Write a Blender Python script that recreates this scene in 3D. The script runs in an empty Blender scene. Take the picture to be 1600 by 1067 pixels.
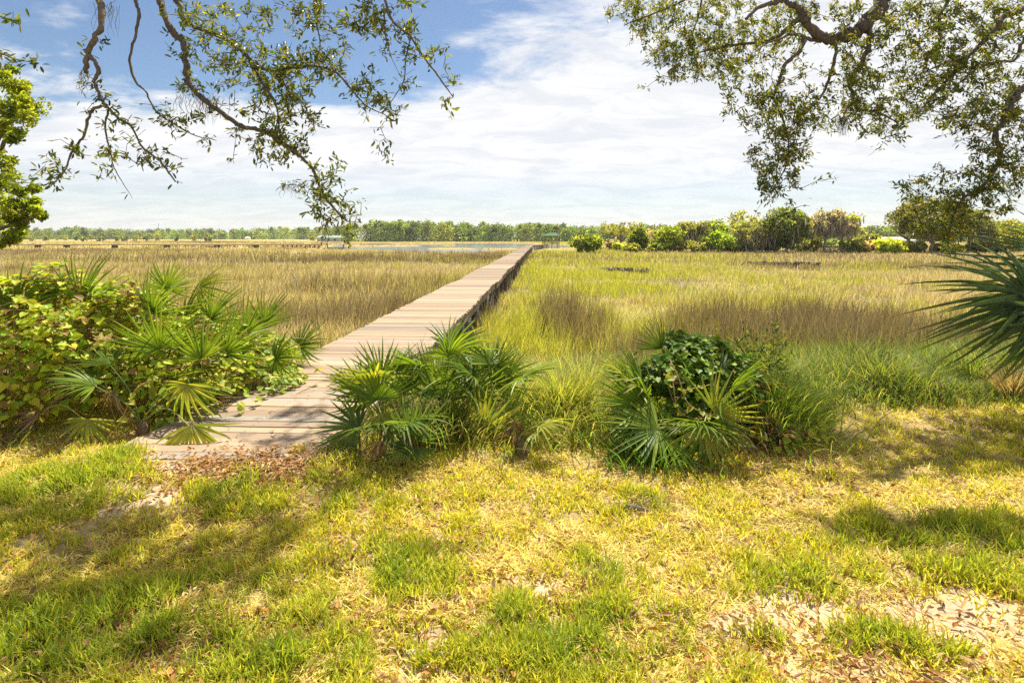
import bpy, math
import numpy as np
from mathutils import Vector, Matrix

S = bpy.context.scene
C = S.collection
R = math.radians
FPX, CX, HY, CAMZ = 889.0, 800.0, 372.5, 1.6

# ------------------------------------------------------------------ camera
cam = bpy.data.objects.new('camera', bpy.data.cameras.new('camera'))
C.objects.link(cam)
cam.location = (0, 0, CAMZ)
cam.rotation_euler = (R(90), 0, 0)
cam.data.lens = 20.0
cam.data.sensor_width = 36.0
cam.data.shift_y = -(533.5 - HY) / 1600.0
cam.data.clip_end = 6000
cam.data.clip_start = 0.05
S.camera = cam

# ------------------------------------------------------------------ sky and sun
SUN_EL, SUN_AZ = R(59), R(14)          # azimuth measured from +Y towards +X
w = bpy.data.worlds.new('World'); S.world = w; w.use_nodes = True
nt = w.node_tree; N = nt.nodes; L = nt.links
N.clear()
out = N.new('ShaderNodeOutputWorld'); bg = N.new('ShaderNodeBackground')
sky = N.new('ShaderNodeTexSky'); sky.sky_type = 'NISHITA'; sky.sun_disc = False
sky.sun_elevation = SUN_EL; sky.sun_rotation = SUN_AZ
sky.air_density = 1.0; sky.dust_density = 0.3; sky.ozone_density = 3.0
bg.inputs['Strength'].default_value = 0.054
L.new(bg.outputs[0], out.inputs[0])
tc = N.new('ShaderNodeTexCoord')
sep = N.new('ShaderNodeSeparateXYZ'); L.new(tc.outputs['Generated'], sep.inputs[0])

def wmath(op, a, b=None, c=None, clamp=False):
    n = N.new('ShaderNodeMath'); n.operation = op; n.use_clamp = clamp
    for i, v in enumerate((a, b, c)):
        if v is None: continue
        if isinstance(v, (int, float)): n.inputs[i].default_value = v
        else: L.new(v, n.inputs[i])
    return n.outputs[0]
def wramp(v, a, b):
    n = N.new('ShaderNodeMapRange'); n.interpolation_type = 'SMOOTHSTEP'
    L.new(v, n.inputs[0]); n.inputs[1].default_value = a; n.inputs[2].default_value = b
    return n.outputs[0]
X_, Y_, Z_ = sep.outputs
zz = wmath('ADD', wmath('MAXIMUM', Z_, 0.0), 0.16)
u = wmath('DIVIDE', X_, zz); v = wmath('DIVIDE', Y_, zz)
cmb = N.new('ShaderNodeCombineXYZ'); L.new(u, cmb.inputs[0]); L.new(v, cmb.inputs[1])
def wnoise(sx, sy, detail, rough, dist, off):
    m = N.new('ShaderNodeMapping'); m.inputs['Scale'].default_value = (sx, sy, 1)
    m.inputs['Location'].default_value = off
    m.inputs['Rotation'].default_value = (0, 0, R(14))
    L.new(cmb.outputs[0], m.inputs[0])
    n = N.new('ShaderNodeTexNoise'); n.inputs['Scale'].default_value = 1.0
    n.inputs['Detail'].default_value = detail; n.inputs['Roughness'].default_value = rough
    n.inputs['Distortion'].default_value = dist
    L.new(m.outputs[0], n.inputs['Vector']); return n.outputs[0]
n1 = wnoise(0.8, 1.1, 9, 0.60, 0.35, (3.1, 1.7, 0))
n2 = wnoise(2.6, 3.6, 9, 0.62, 0.4, (7.7, 4.2, 0))
# where the cloud bank lies: low and to the right it is nearly closed, top left is open blue
azr = wmath('DIVIDE', X_, wmath('MAXIMUM', Y_, 0.05))
bias = wmath('ADD', wmath('MULTIPLY', wramp(Z_, 0.27, 0.13), 0.28), wmath('MULTIPLY', wramp(azr, -0.45, 0.12), 0.25))
dens = wmath('ADD', wmath('ADD', wmath('MULTIPLY', n1, 0.72), wmath('MULTIPLY', n2, 0.38)), bias)
cl = wramp(dens, 0.63, 0.77)
low = wramp(Z_, 0.02, 0.14)             # thin veil close to the horizon
cl = wmath('MULTIPLY', cl, wmath('ADD', wmath('MULTIPLY', low, 0.72), 0.26))
veil = wmath('MAXIMUM', cl, wmath('MULTIPLY', wramp(Z_, 0.22, 0.0), 0.68))
mix = N.new('ShaderNodeMix'); mix.data_type = 'RGBA'
L.new(veil, mix.inputs[0]); L.new(sky.outputs[0], mix.inputs[6])
n3 = wnoise(2.2, 3.6, 9, 0.66, 0.8, (1.3, 9.2, 0))
cm = N.new('ShaderNodeMix'); cm.data_type = 'RGBA'; L.new(wramp(n3, 0.36, 0.62), cm.inputs[0])
cm.inputs[6].default_value = (7.7, 7.9, 8.3, 1); cm.inputs[7].default_value = (9.3, 9.3, 9.3, 1)
L.new(cm.outputs[2], mix.inputs[7])
L.new(mix.outputs[2], bg.inputs['Color'])

sl = bpy.data.lights.new('sun', 'SUN'); sl.energy = 5.0; sl.angle = R(0.53); sl.color = (1.0, 0.94, 0.80)
sun = bpy.data.objects.new('sun', sl); C.objects.link(sun)
SUND = Vector((math.sin(SUN_AZ) * math.cos(SUN_EL), math.cos(SUN_AZ) * math.cos(SUN_EL), math.sin(SUN_EL)))
sun.rotation_euler = SUND.to_track_quat('Z', 'Y').to_euler()
S.view_settings.view_transform = 'Standard'; S.view_settings.look = 'None'
S.view_settings.exposure = 1.05; S.view_settings.gamma = 1
try: S.cycles.use_denoising = False
except Exception: pass
S.cycles.max_bounces = 6; S.cycles.diffuse_bounces = 3; S.cycles.transmission_bounces = 4
S.cycles.transparent_max_bounces = 6; S.cycles.caustics_reflective = False; S.cycles.caustics_refractive = False

# ------------------------------------------------------------------ helpers
rng = np.random.default_rng(11)
def A(*a): return np.array(a, dtype=np.float64)
def P(px, py, Y): return A((px - CX) * Y / FPX, Y, CAMZ - (py - HY) * Y / FPX)
def G(px, py, z=0.0):                       # the point of the level z that lies there
    Y = FPX * (CAMZ - z) / (py - HY)
    return A((px - CX) * Y / FPX, Y, z)

def _h(ix, iy, s):
    n = (ix.astype(np.int64) * 374761393 + iy.astype(np.int64) * 668265263 + s * 974634777) & 0xFFFFFFFF
    n = ((n ^ (n >> 13)) * 1274126177) & 0xFFFFFFFF
    return ((n ^ (n >> 16)) & 0xFFFFFF) / float(0xFFFFFF)
def vnoise(x, y, s=0):
    x = np.asarray(x, float); y = np.asarray(y, float)
    ix, iy = np.floor(x), np.floor(y); fx, fy = x - ix, y - iy
    fx = fx * fx * (3 - 2 * fx); fy = fy * fy * (3 - 2 * fy)
    a, b = _h(ix, iy, s), _h(ix + 1, iy, s); c, d = _h(ix, iy + 1, s), _h(ix + 1, iy + 1, s)
    return (a + (b - a) * fx) * (1 - fy) + (c + (d - c) * fx) * fy
def fbm(x, y, s=0, o=4):
    t = 0; a = 0.5; k = 1.0; tot = 0
    for i in range(o):
        t = t + a * vnoise(x * k + 17.3 * i, y * k - 9.1 * i, s + i); tot += a; a *= .5; k *= 2.03
    return t / tot
def sst(x, a, b):
    t = np.clip((x - a) / (b - a), 0, 1); return t * t * (3 - 2 * t)
def nrm(a): return a / np.maximum(np.linalg.norm(a, axis=-1, keepdims=True), 1e-9)

class MB:
    """collects vertices, faces and one colour per vertex"""
    def __init__(s): s.v, s.f, s.c, s.n = [], [], [], 0
    def add(s, v, f, c):
        v = np.asarray(v, float).reshape(-1, 3); f = np.asarray(f, dtype=np.int64)
        c = np.asarray(c, float)
        if c.ndim == 1: c = np.broadcast_to(c, (len(v), 3))
        s.v.append(v); s.f.append(f + s.n); s.c.append(c); s.n += len(v)
    def mesh(s, name, smooth=False, origin=None):
        v = np.concatenate(s.v); c = np.concatenate(s.c)
        if origin is not None: v = v - np.asarray(origin)
        me = bpy.data.meshes.new(name)
        me.vertices.add(len(v)); me.vertices.foreach_set('co', v.astype(np.float32).ravel())
        tot = np.concatenate([np.full(len(f), f.shape[1]) for f in s.f])
        lp = np.concatenate([f.ravel() for f in s.f])
        me.loops.add(len(lp)); me.loops.foreach_set('vertex_index', lp.astype(np.int32))
        me.polygons.add(len(tot))
        st = np.concatenate(([0], np.cumsum(tot)[:-1]))
        me.polygons.foreach_set('loop_start', st.astype(np.int32))
        me.polygons.foreach_set('use_smooth', np.full(len(tot), bool(smooth)))
        at = me.attributes.new('col', 'FLOAT_COLOR', 'POINT')
        at.data.foreach_set('color', np.concatenate([c, np.ones((len(c), 1))], 1).astype(np.float32).ravel())
        me.update(calc_edges=True); me.validate()
        return me
    def build(s, name, mat, parent=None, smooth=False):
        org = None
        if parent is not None:
            org = np.zeros(3); p = parent
            while p is not None: org = org + np.array(p.location); p = p.parent
        me = s.mesh(name, smooth, org); me.materials.append(mat)
        o = bpy.data.objects.new(name, me); C.objects.link(o)
        if parent is not None: o.parent = parent
        return o

def tag(o, label=None, cat=None, group=None, kind=None):
    if label: o['label'] = label
    if cat: o['category'] = cat
    if group: o['group'] = group
    if kind: o['kind'] = kind
    return o
def thing(name, loc, label, cat, group=None):
    o = bpy.data.objects.new(name, None); C.objects.link(o)
    o.location = tuple(float(q) for q in loc); o.empty_display_size = 0.2
    return tag(o, label, cat, group)

def tube(mb, pts, rad, col, sides=6, cap=True):
    pts = np.asarray(pts, float); n = len(pts); rad = np.broadcast_to(np.asarray(rad, float), (n,))
    t = np.gradient(pts, axis=0); t = nrm(t)
    ref = A(0, 0, 1) if abs(t[0][2]) < .9 else A(1, 0, 0)
    a = nrm(np.cross(t[0], ref)); V = []
    an = np.linspace(0, 2 * np.pi, sides, endpoint=False)
    for i in range(n):
        a = nrm(a - t[i] * np.dot(a, t[i])); b = np.cross(t[i], a)
        V.append(pts[i] + rad[i] * (np.cos(an)[:, None] * a + np.sin(an)[:, None] * b))
    V = np.concatenate(V); i = np.arange(n - 1)[:, None] * sides; j = np.arange(sides)[None]
    k = (j + 1) % sides
    F = np.stack([i + j, i + k, i + sides + k, i + sides + j], -1).reshape(-1, 4)
    mb.add(V, F, col)
    if cap and sides > 2:
        mb.add(V[-sides:], np.arange(sides)[None], col if np.ndim(col) == 1 else col[-1])
        mb.add(V[:sides], np.arange(sides)[::-1][None], col if np.ndim(col) == 1 else col[0])
def spline(pts, k=5):
    """Catmull-Rom through pts"""
    p = np.asarray(pts, float)
    if len(p) < 3: return np.array([p[0] + (p[-1] - p[0]) * t for t in np.linspace(0, 1, k + 1)])
    q = np.concatenate([[2 * p[0] - p[1]], p, [2 * p[-1] - p[-2]]]); o = []
    for i in range(1, len(q) - 2):
        for t in np.linspace(0, 1, k, endpoint=False):
            a, b, c, d = q[i - 1:i + 3]
            o.append(.5 * (2 * b + (c - a) * t + (2 * a - 5 * b + 4 * c - d) * t * t + (3 * b - a - 3 * c + d) * t ** 3))
    o.append(p[-1]); return np.array(o)
def box(mb, c, sx, sy, sz, col, ax=None):
    """box at centre c with full sizes; ax: rows are local axes"""
    q = np.array([[x, y, z] for x in (-.5, .5) for y in (-.5, .5) for z in (-.5, .5)]) * A(sx, sy, sz)
    if ax is not None: q = q @ np.asarray(ax)
    mb.add(q + c, [[0, 1, 3, 2], [4, 6, 7, 5], [0, 4, 5, 1], [2, 3, 7, 6], [0, 2, 6, 4], [1, 5, 7, 3]], col)
def rotz(a): return np.array([[math.cos(a), math.sin(a), 0], [-math.sin(a), math.cos(a), 0], [0, 0, 1]])

def blades(mb, base, h, wd, az, lean, curl, c0, c1=None, segs=3):
    """grass blades, all at once"""
    n = len(base)
    if n == 0: return
    if c1 is None: c1 = c0
    d = np.stack([np.cos(az), np.sin(az), np.zeros(n)], 1)
    fa = az + np.pi / 2 + rng.normal(0, .7, n)
    s = np.stack([np.cos(fa), np.sin(fa), np.zeros(n)], 1)
    V = np.zeros((n, 2 * segs + 1, 3)); K = np.zeros((n, 2 * segs + 1, 3))
    p = base.copy(); ang = lean.copy()
    for i in range(segs):
        t = i / segs; ww = (wd * (1 - t * t * .75))[:, None] * .5
        V[:, 2 * i] = p - s * ww; V[:, 2 * i + 1] = p + s * ww
        cc = c0 + (c1 - c0) * t; K[:, 2 * i] = cc; K[:, 2 * i + 1] = cc
        p = p + (d * np.sin(ang)[:, None] + A(0, 0, 1) * np.cos(ang)[:, None]) * (h / segs)[:, None]
        ang = np.clip(ang + curl / segs, 0, 2.6)
    V[:, -1] = p; K[:, -1] = c1
    m = 2 * segs + 1; b = (np.arange(n) * m)[:, None]
    for i in range(segs - 1):
        if i == 0: F = []
        F.append(b + np.array([2 * i, 2 * i + 1, 2 * i + 3, 2 * i + 2]))
    off = mb.n
    mb.add(V.reshape(-1, 3), np.concatenate(F) if segs > 1 else b + np.array([0, 1, 2, 2]), K.reshape(-1, 3))
    if segs > 1:
        T = b + np.array([2 * segs - 2, 2 * segs - 1, 2 * segs])
        mb.f.append(T + off)

def leaves(mb, pos, d, nor, ln, wd, col, fold=.25, droop=.15):
    """lance-shaped leaves folded along the midrib"""
    n = len(pos)
    if n == 0: return
    d = nrm(d); s = nrm(np.cross(d, nor)); nn = np.cross(s, d)
    ln = ln[:, None]; wd = wd[:, None]
    def at(t, u, z): return pos + d * ln * t + s * wd * u + nn * (ln * z)
    V = np.stack([at(0, 0, 0), at(.3, .42, fold * .25), at(.68, .46, fold * .22 - droop * .3), at(1, 0, -droop),
                  at(.68, -.46, fold * .22 - droop * .3), at(.3, -.42, fold * .25)], 1)
    b = (np.arange(n) * 6)[:, None]
    F = np.concatenate([b + np.array([0, 1, 2, 3]), b + np.array([0, 3, 4, 5])])
    mb.add(V.reshape(-1, 3), F, np.repeat(col, 6, 0))
def hearts(mb, pos, d, nor, sz, col, fold=.12):
    """heart-shaped vine leaves"""
    n = len(pos); d = nrm(d); s = nrm(np.cross(d, nor)); nn = np.cross(s, d); sz = sz[:, None]
    pr = [(0, 0, 0), (-.16, .2, .3), (-.05, .44, .8), (.3, .5, .9), (.66, .27, .5), (1.0, 0, -.6)]
    def at(t, u, z): return pos + sz * (d * t + s * u + nn * (z * fold))
    V = np.stack([at(*q) for q in pr] + [at(t, -u, z) for t, u, z in pr[1:5]], 1)
    b = (np.arange(n) * 10)[:, None]
    F = np.concatenate([b + np.array([0, 1, 2, 3, 4, 5]), b + np.array([0, 5, 9, 8, 7, 6])])
    mb.add(V.reshape(-1, 3), F, np.repeat(col, 10, 0))
def pal(cols, n, jit=.12, p=None):
    cols = np.asarray(cols, float); i = rng.choice(len(cols), n, p=p)
    return np.clip(cols[i] * (1 + rng.normal(0, jit, (n, 1))) * (1 + rng.normal(0, jit * .3, (n, 3))), .003, 1)
def randdir(n):
    a = rng.normal(size=(n, 3)); return nrm(a)

# ------------------------------------------------------------------ materials
def newmat(name):
    m = bpy.data.materials.new(name); m.use_nodes = True
    t = m.node_tree; t.nodes.clear()
    o = t.nodes.new('ShaderNodeOutputMaterial'); return m, t, o
def attr(t):
    a = t.nodes.new('ShaderNodeAttribute'); a.attribute_name = 'col'; return a.outputs['Color']
def leaf_mat(name, trans=.45, rough=.5, spec=.3, tint=(1.25, 1.2, .45)):
    m, t, o = newmat(name); c = attr(t)
    b = t.nodes.new('ShaderNodeBsdfPrincipled'); b.inputs['Roughness'].default_value = rough
    b.inputs['Specular IOR Level'].default_value = spec
    tl = t.nodes.new('ShaderNodeBsdfTranslucent')
    mu = t.nodes.new('ShaderNodeMix'); mu.data_type = 'RGBA'; mu.blend_type = 'MULTIPLY'; mu.inputs[0].default_value = 1
    t.links.new(c, mu.inputs[6]); mu.inputs[7].default_value = (*tint, 1)
    t.links.new(c, b.inputs['Base Color']); t.links.new(mu.outputs[2], tl.inputs['Color'])
    mx = t.nodes.new('ShaderNodeMixShader'); mx.inputs[0].default_value = trans
    t.links.new(b.outputs[0], mx.inputs[1]); t.links.new(tl.outputs[0], mx.inputs[2]); t.links.new(mx.outputs[0], o.inputs[0])
    return m
def surf_mat(name, rough=.8, spec=.25, nscale=(8, 8, 8), amt=.35, bump=.3, det=6, bdist=.01, space='Object', metal=0):
    """attribute colour times noise, with matching bump"""
    m, t, o = newmat(name); c = attr(t)
    b = t.nodes.new('ShaderNodeBsdfPrincipled'); b.inputs['Roughness'].default_value = rough
    b.inputs['Specular IOR Level'].default_value = spec; b.inputs['Metallic'].default_value = metal
    tcn = t.nodes.new('ShaderNodeTexCoord'); mp = t.nodes.new('ShaderNodeMapping'); mp.inputs['Scale'].default_value = nscale
    nz = t.nodes.new('ShaderNodeTexNoise'); nz.inputs['Scale'].default_value = 1; nz.inputs['Detail'].default_value = det
    nz.inputs['Roughness'].default_value = .65
    t.links.new(tcn.outputs[space], mp.inputs[0]); t.links.new(mp.outputs[0], nz.inputs['Vector'])
    mr = t.nodes.new('ShaderNodeMapRange'); t.links.new(nz.outputs[0], mr.inputs[0])
    mr.inputs[1].default_value = .25; mr.inputs[2].default_value = .75
    mr.inputs[3].default_value = 1 - amt; mr.inputs[4].default_value = 1 + amt
    vm = t.nodes.new('ShaderNodeVectorMath'); vm.operation = 'SCALE'
    t.links.new(c, vm.inputs[0]); t.links.new(mr.outputs[0], vm.inputs['Scale'])
    t.links.new(vm.outputs[0], b.inputs['Base Color'])
    if bump:
        bp = t.nodes.new('ShaderNodeBump'); bp.inputs['Strength'].default_value = bump; bp.inputs['Distance'].default_value = bdist
        t.links.new(nz.outputs[0], bp.inputs['Height']); t.links.new(bp.outputs[0], b.inputs['Normal'])
    t.links.new(b.outputs[0], o.inputs[0]); return m
M_grass = leaf_mat('grass_blade', .5, .5, .25, (1.3, 1.2, .6))
M_marsh = leaf_mat('marsh_blade', .4, .6, .15, (1.2, 1.12, .7))
M_oakleaf = leaf_mat('oak_leaf', .45, .4, .45, (1.5, 1.35, .35))
M_vine = leaf_mat('vine_leaf', .4, .5, .2, (1.5, 1.3, .3))
M_palm = leaf_mat('palmetto_leaf', .45, .45, .22, (1.5, 1.4, .4))
M_tree = leaf_mat('tree_foliage', .55, .6, .15, (1.8, 1.65, .7))
M_moss = leaf_mat('moss_strand', .3, .9, .05, (1.1, 1.05, .8))
M_dead = leaf_mat('dead_leaf', .25, .7, .15, (1.2, 1.0, .6))
M_bark = surf_mat('bark', .9, .15, (26, 26, 9), .5, .9, 8, .02)
M_stem = surf_mat('stem', .75, .2, (30, 30, 30), .3, .3)
M_plank = surf_mat('weathered_plank', .82, .15, (2.2, 75, 75), .30, .4, 9, .005)
M_post = surf_mat('weathered_post', .85, .2, (30, 30, 2.2), .4, .5, 7, .008)
M_paint = surf_mat('painted_board', .6, .3, (6, 6, 6), .08, .1)
M_roof = surf_mat('metal_roof', .8, .1, (1, 8, 1), .1, .1)
M_mud = surf_mat('mud_bank', .75, .3, (5, 5, 5), .5, .8, 8, .06)
M_wood = surf_mat('dead_wood', .85, .15, (12, 12, 40), .4, .6, 7, .01)

def ground_mat():
    m, t, o = newmat('lawn_soil_and_marsh_mud'); c = attr(t)
    b = t.nodes.new('ShaderNodeBsdfPrincipled'); b.inputs['Roughness'].default_value = .95
    b.inputs['Specular IOR Level'].default_value = .1
    tcn = t.nodes.new('ShaderNodeTexCoord')
    def nz(s, d, r):
        n = t.nodes.new('ShaderNodeTexNoise'); n.inputs['Scale'].default_value = s; n.inputs['Detail'].default_value = d
        n.inputs['Roughness'].default_value = r; t.links.new(tcn.outputs['Object'], n.inputs['Vector']); return n.outputs[0]
    a = nz(3.2, 9, .7); g = nz(60, 6, .7)
    def mr(x, lo, hi, p, q):
        n = t.nodes.new('ShaderNodeMapRange'); t.links.new(x, n.inputs[0])
        for i, vv in zip((1, 2, 3, 4), (lo, hi, p, q)): n.inputs[i].default_value = vv
        return n.outputs[0]
    k = t.nodes.new('ShaderNodeMath'); k.operation = 'MULTIPLY'
    t.links.new(mr(a, .3, .7, .72, 1.25), k.inputs[0]); t.links.new(mr(g, .3, .7, .75, 1.25), k.inputs[1])
    vm = t.nodes.new('ShaderNodeVectorMath'); vm.operation = 'SCALE'
    t.links.new(c, vm.inputs[0]); t.links.new(k.outputs[0], vm.inputs['Scale']); t.links.new(vm.outputs[0], b.inputs['Base Color'])
    bp = t.nodes.new('ShaderNodeBump'); bp.inputs['Strength'].default_value = .6; bp.inputs['Distance'].default_value = .02
    t.links.new(g, bp.inputs['Height']); t.links.new(bp.outputs[0], b.inputs['Normal'])
    t.links.new(b.outputs[0], o.inputs[0]); return m
M_ground = ground_mat()
def water_mat():
    m, t, o = newmat('tidal_water')
    b = t.nodes.new('ShaderNodeBsdfPrincipled'); b.inputs['Base Color'].default_value = (.16, .16, .145, 1)
    b.inputs['Roughness'].default_value = .12; b.inputs['IOR'].default_value = 1.33
    tcn = t.nodes.new('ShaderNodeTexCoord'); n = t.nodes.new('ShaderNodeTexNoise'); n.inputs['Scale'].default_value = 2.2
    n.inputs['Detail'].default_value = 5; t.links.new(tcn.outputs['Object'], n.inputs['Vector'])
    bp = t.nodes.new('ShaderNodeBump'); bp.inputs['Strength'].default_value = .25; bp.inputs['Distance'].default_value = .05
    t.links.new(n.outputs[0], bp.inputs['Height']); t.links.new(bp.outputs[0], b.inputs['Normal'])
    t.links.new(b.outputs[0], o.inputs[0]); return m
M_water = water_mat()

# ------------------------------------------------------------------ terrain
DX, DH = 0.0495, 1.55                       # heading and width of the boardwalk
def deck_l(Y): return DX * Y - 2 * DH
def deck_r(Y): return DX * Y - DH
def poly_dist(x, y, poly):
    """signed distance to a polygon, positive inside"""
    x = np.asarray(x, float); y = np.asarray(y, float)
    ins = np.zeros(x.shape, bool); dm = np.full(x.shape, 1e9)
    p = np.asarray(poly, float)
    for (x0, y0), (x1, y1) in zip(p, np.roll(p, -1, 0)):
        cnd = ((y0 > y) != (y1 > y)) & (x < (x1 - x0) * (y - y0) / (y1 - y0 + 1e-12) + x0)
        ins ^= cnd
        tt = np.clip(((x - x0) * (x1 - x0) + (y - y0) * (y1 - y0)) / ((x1 - x0) ** 2 + (y1 - y0) ** 2 + 1e-12), 0, 1)
        dm = np.minimum(dm, np.hypot(x - x0 - tt * (x1 - x0), y - y0 - tt * (y1 - y0)))
    return np.where(ins, dm, -dm)
RIVER = [((q - CX) * Y / FPX, Y) for q, Y in
         [(535, 262), (512, 205), (506, 150), (560, 122), (632, 106), (690, 97), (740, 95), (772, 110), (800, 128), (826, 138), (842, 142), (868, 150),
          (905, 158), (1010, 160), (1010, 205), (905, 225), (868, 245), (826, 285), (790, 312), (690, 325), (560, 318)]]
ISLETS = [((q - CX) * Y / FPX, Y, rx, ry) for q, Y, rx, ry in
          [(560, 240, 4.5, 7), (597, 205, 14, 15), (660, 268, 16, 8), (706, 146, 6.6, 9), (700, 220, 3, 5), (790, 140, 6, 7)]]
POOL = [(21.5, 49), (25, 47.5), (28, 49), (28.6, 53.5), (25, 55.2), (22, 54.6)]
POOL2 = [(7.2, 40), (9, 39.4), (10.3, 41), (10.2, 44), (7.4, 44.4)]
def wetness(x, y):
    """> 0 where open water stands"""
    d = poly_dist(x, y, RIVER) + (fbm(x / 9., y / 9., 41, 3) - .5) * 7
    for ix, iy, rx, ry in ISLETS:
        e = 1 - np.hypot((x - ix) / rx, (y - iy) / ry); d = np.minimum(d, -e * min(rx, ry))
    d2 = np.maximum(poly_dist(x, y, POOL), poly_dist(x, y, POOL2)) * 3 + (fbm(x, y, 5, 3) - .5) * 1.5
    return np.maximum(d, d2)
def shore_line(x):                         # where the lawn breaks off towards the marsh
    return np.where(x < -1.2, 5.0 - .12 * np.clip(x + 1.2, -6, 0), 4.5 + .33 * np.clip(x - 0.3, 0, 4)) + (vnoise(x * .9, x * 0 + 3, 8) - .5) * .5
def terrain(x, y):
    x = np.asarray(x, float); y = np.asarray(y, float)
    s = sst(y - shore_line(x), 0, 3.6)
    z = -1.0 * s + (fbm(x * .7, y * .7, 2, 4) - .5) * (.10 - .02 * s)
    z = z + (fbm(x * 5, y * 5, 77, 3) - .5) * .05 * (1 - s)
    near_deck = np.exp(-((x - (deck_l(y) + deck_r(y)) / 2) / 1.1) ** 2)
    z = z - near_deck * .10 * sst(y, 5, 8)
    nd = sst(x, deck_l(y) - .5, deck_l(y) - .05) * (1 - sst(x, deck_r(y) + .05, deck_r(y) + .5)); k_ = nd * sst(y, 3.1, 3.75) * (1 - sst(y, 4.12, 4.4)); z = z * (1 - k_) + k_ * (.044 + (fbm(x * 2.6, y * 2.6, 77, 4) - .5) * .08 + .012 * (1 - sst(x, deck_l(y) + .1, deck_l(y) + .9)))
    z = z - .06 * nd * sst(y, 4.25, 4.5)
    # the wooded hammock on the right
    ham = sst(y - 83 - 6 * vnoise(x * .08, x * 0, 4), 0, 12) * sst(x, 11, 19) * (1 - sst(y, 150, 175) * (1 - sst(x, 60, 90)))
    z = z + ham * .4
    wt = wetness(x, y)
    z = z - .55 * sst(wt, -1.2, 1.5) * sst(y, 9, 14)
    far = sst(y, 430, 520); z = z + far * 1.2
    return z

def sheet(xs, ys):
    X, Y = np.meshgrid(xs, ys); return X.ravel(), Y.ravel()
def grid_faces(nx, ny):
    i = np.arange(nx - 1)[None, :] + nx * np.arange(ny - 1)[:, None]
    return np.stack([i, i + 1, i + nx + 1, i + nx], -1).reshape(-1, 4)
tr = np.concatenate([np.linspace(-4, 9, 150), np.geomspace(9.08, 130, 170)[1:], np.linspace(130.5, 340, 150)[1:], np.geomspace(342, 1000, 22)])
uu = np.concatenate([np.linspace(-1, 1, 261)]); uu = np.sign(uu) * np.abs(uu) ** 1.25
XX = []; YY = []
for y in tr:
    half = 9 + max(y, 0) * 1.35; XX.append(uu * half); YY.append(np.full(len(uu), y))
XX = np.concatenate(XX); YY = np.concatenate(YY); ZZ = terrain(XX, YY)
# soil colours: pale sand where the turf is worn, straw thatch, dark marsh mud, far marsh straw
LAWN_BARE = [(*G(1200, 985)[:2], .36, .18), (*G(1320, 1025)[:2], .36, .15), (*G(1570, 1000)[:2], .36, .2), (*G(1420, 1060)[:2], .4, .14),
             (*G(1240, 940)[:2], .3, .2), (*G(330, 738)[:2], .75, .17), (*G(430, 740)[:2], .4, .13), (*G(240, 785)[:2], .35, .15), (*G(700, 1030)[:2], .25, .12),
             (*G(1480, 960)[:2], .4, .2), (*G(640, 850)[:2], .35, .12), (*G(830, 910)[:2], .15, .10)]
def bare(x, y):
    b = np.zeros(np.shape(x))
    wx = x + (fbm(x * 3, y * 3, 61, 3) - .5) * .5; wy = y + (fbm(x * 3, y * 3, 64, 3) - .5) * .4
    for bx, by, rx, ry in LAWN_BARE:
        b = np.maximum(b, 1.25 - np.hypot((wx - bx) / rx, (wy - by) / ry))
    return np.clip(b, 0, 1)
lawn = 1 - sst(YY - shore_line(XX), -.2, .9)
bs = sst(bare(XX, YY), .1, .8)[:, None]
th = fbm(XX * 2.2, YY * 2.2, 90, 4)[:, None]
c_lawn = A(.22, .15, .07) * (1 - th) + A(.46, .35, .16) * th
c_lawn = c_lawn * (1 - bs) + A(.47, .35, .225) * bs
farf = sst(YY, 60, 160)[:, None]
c_mar = A(.11, .085, .05) * (1 - farf) + A(.36, .28, .12) * farf
wet = sst(wetness(XX, YY), -.8, .6)[:, None] * sst(YY, 9, 14)[:, None]
c_mar = c_mar * (1 - wet) + A(.10, .085, .065) * wet
cc = c_mar * (1 - lawn[:, None]) + c_lawn * lawn[:, None]
mb = MB(); mb.add(np.stack([XX, YY, ZZ], 1), grid_faces(len(uu), len(tr)), cc)
tag(mb.build('ground', M_ground, smooth=True), kind='structure')
def flat_sheet(name, poly, z, mat):
    p = np.array([[a, b, z] for a, b in poly]); q = MB(); q.add(p, np.arange(len(p))[None], A(.1, .1, .1))
    return tag(q.build(name, mat), kind='structure')
flat_sheet('water', [(-110, 78), (45, 78), (45, 345), (-110, 345)], -1.24, M_water)
flat_sheet('tidal_pool_water', [(3, 26), (32, 26), (32, 60), (3, 60)], -1.17, M_water)
YW0, YW1 = 7.3, 108
flat_sheet('ditch_water', [(deck_l(YW0) + .12, YW0), (deck_r(YW0) - .1, YW0), (deck_r(YW1) - .1, YW1), (deck_l(YW1) + .12, YW1)], -1.03, M_water)

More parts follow.
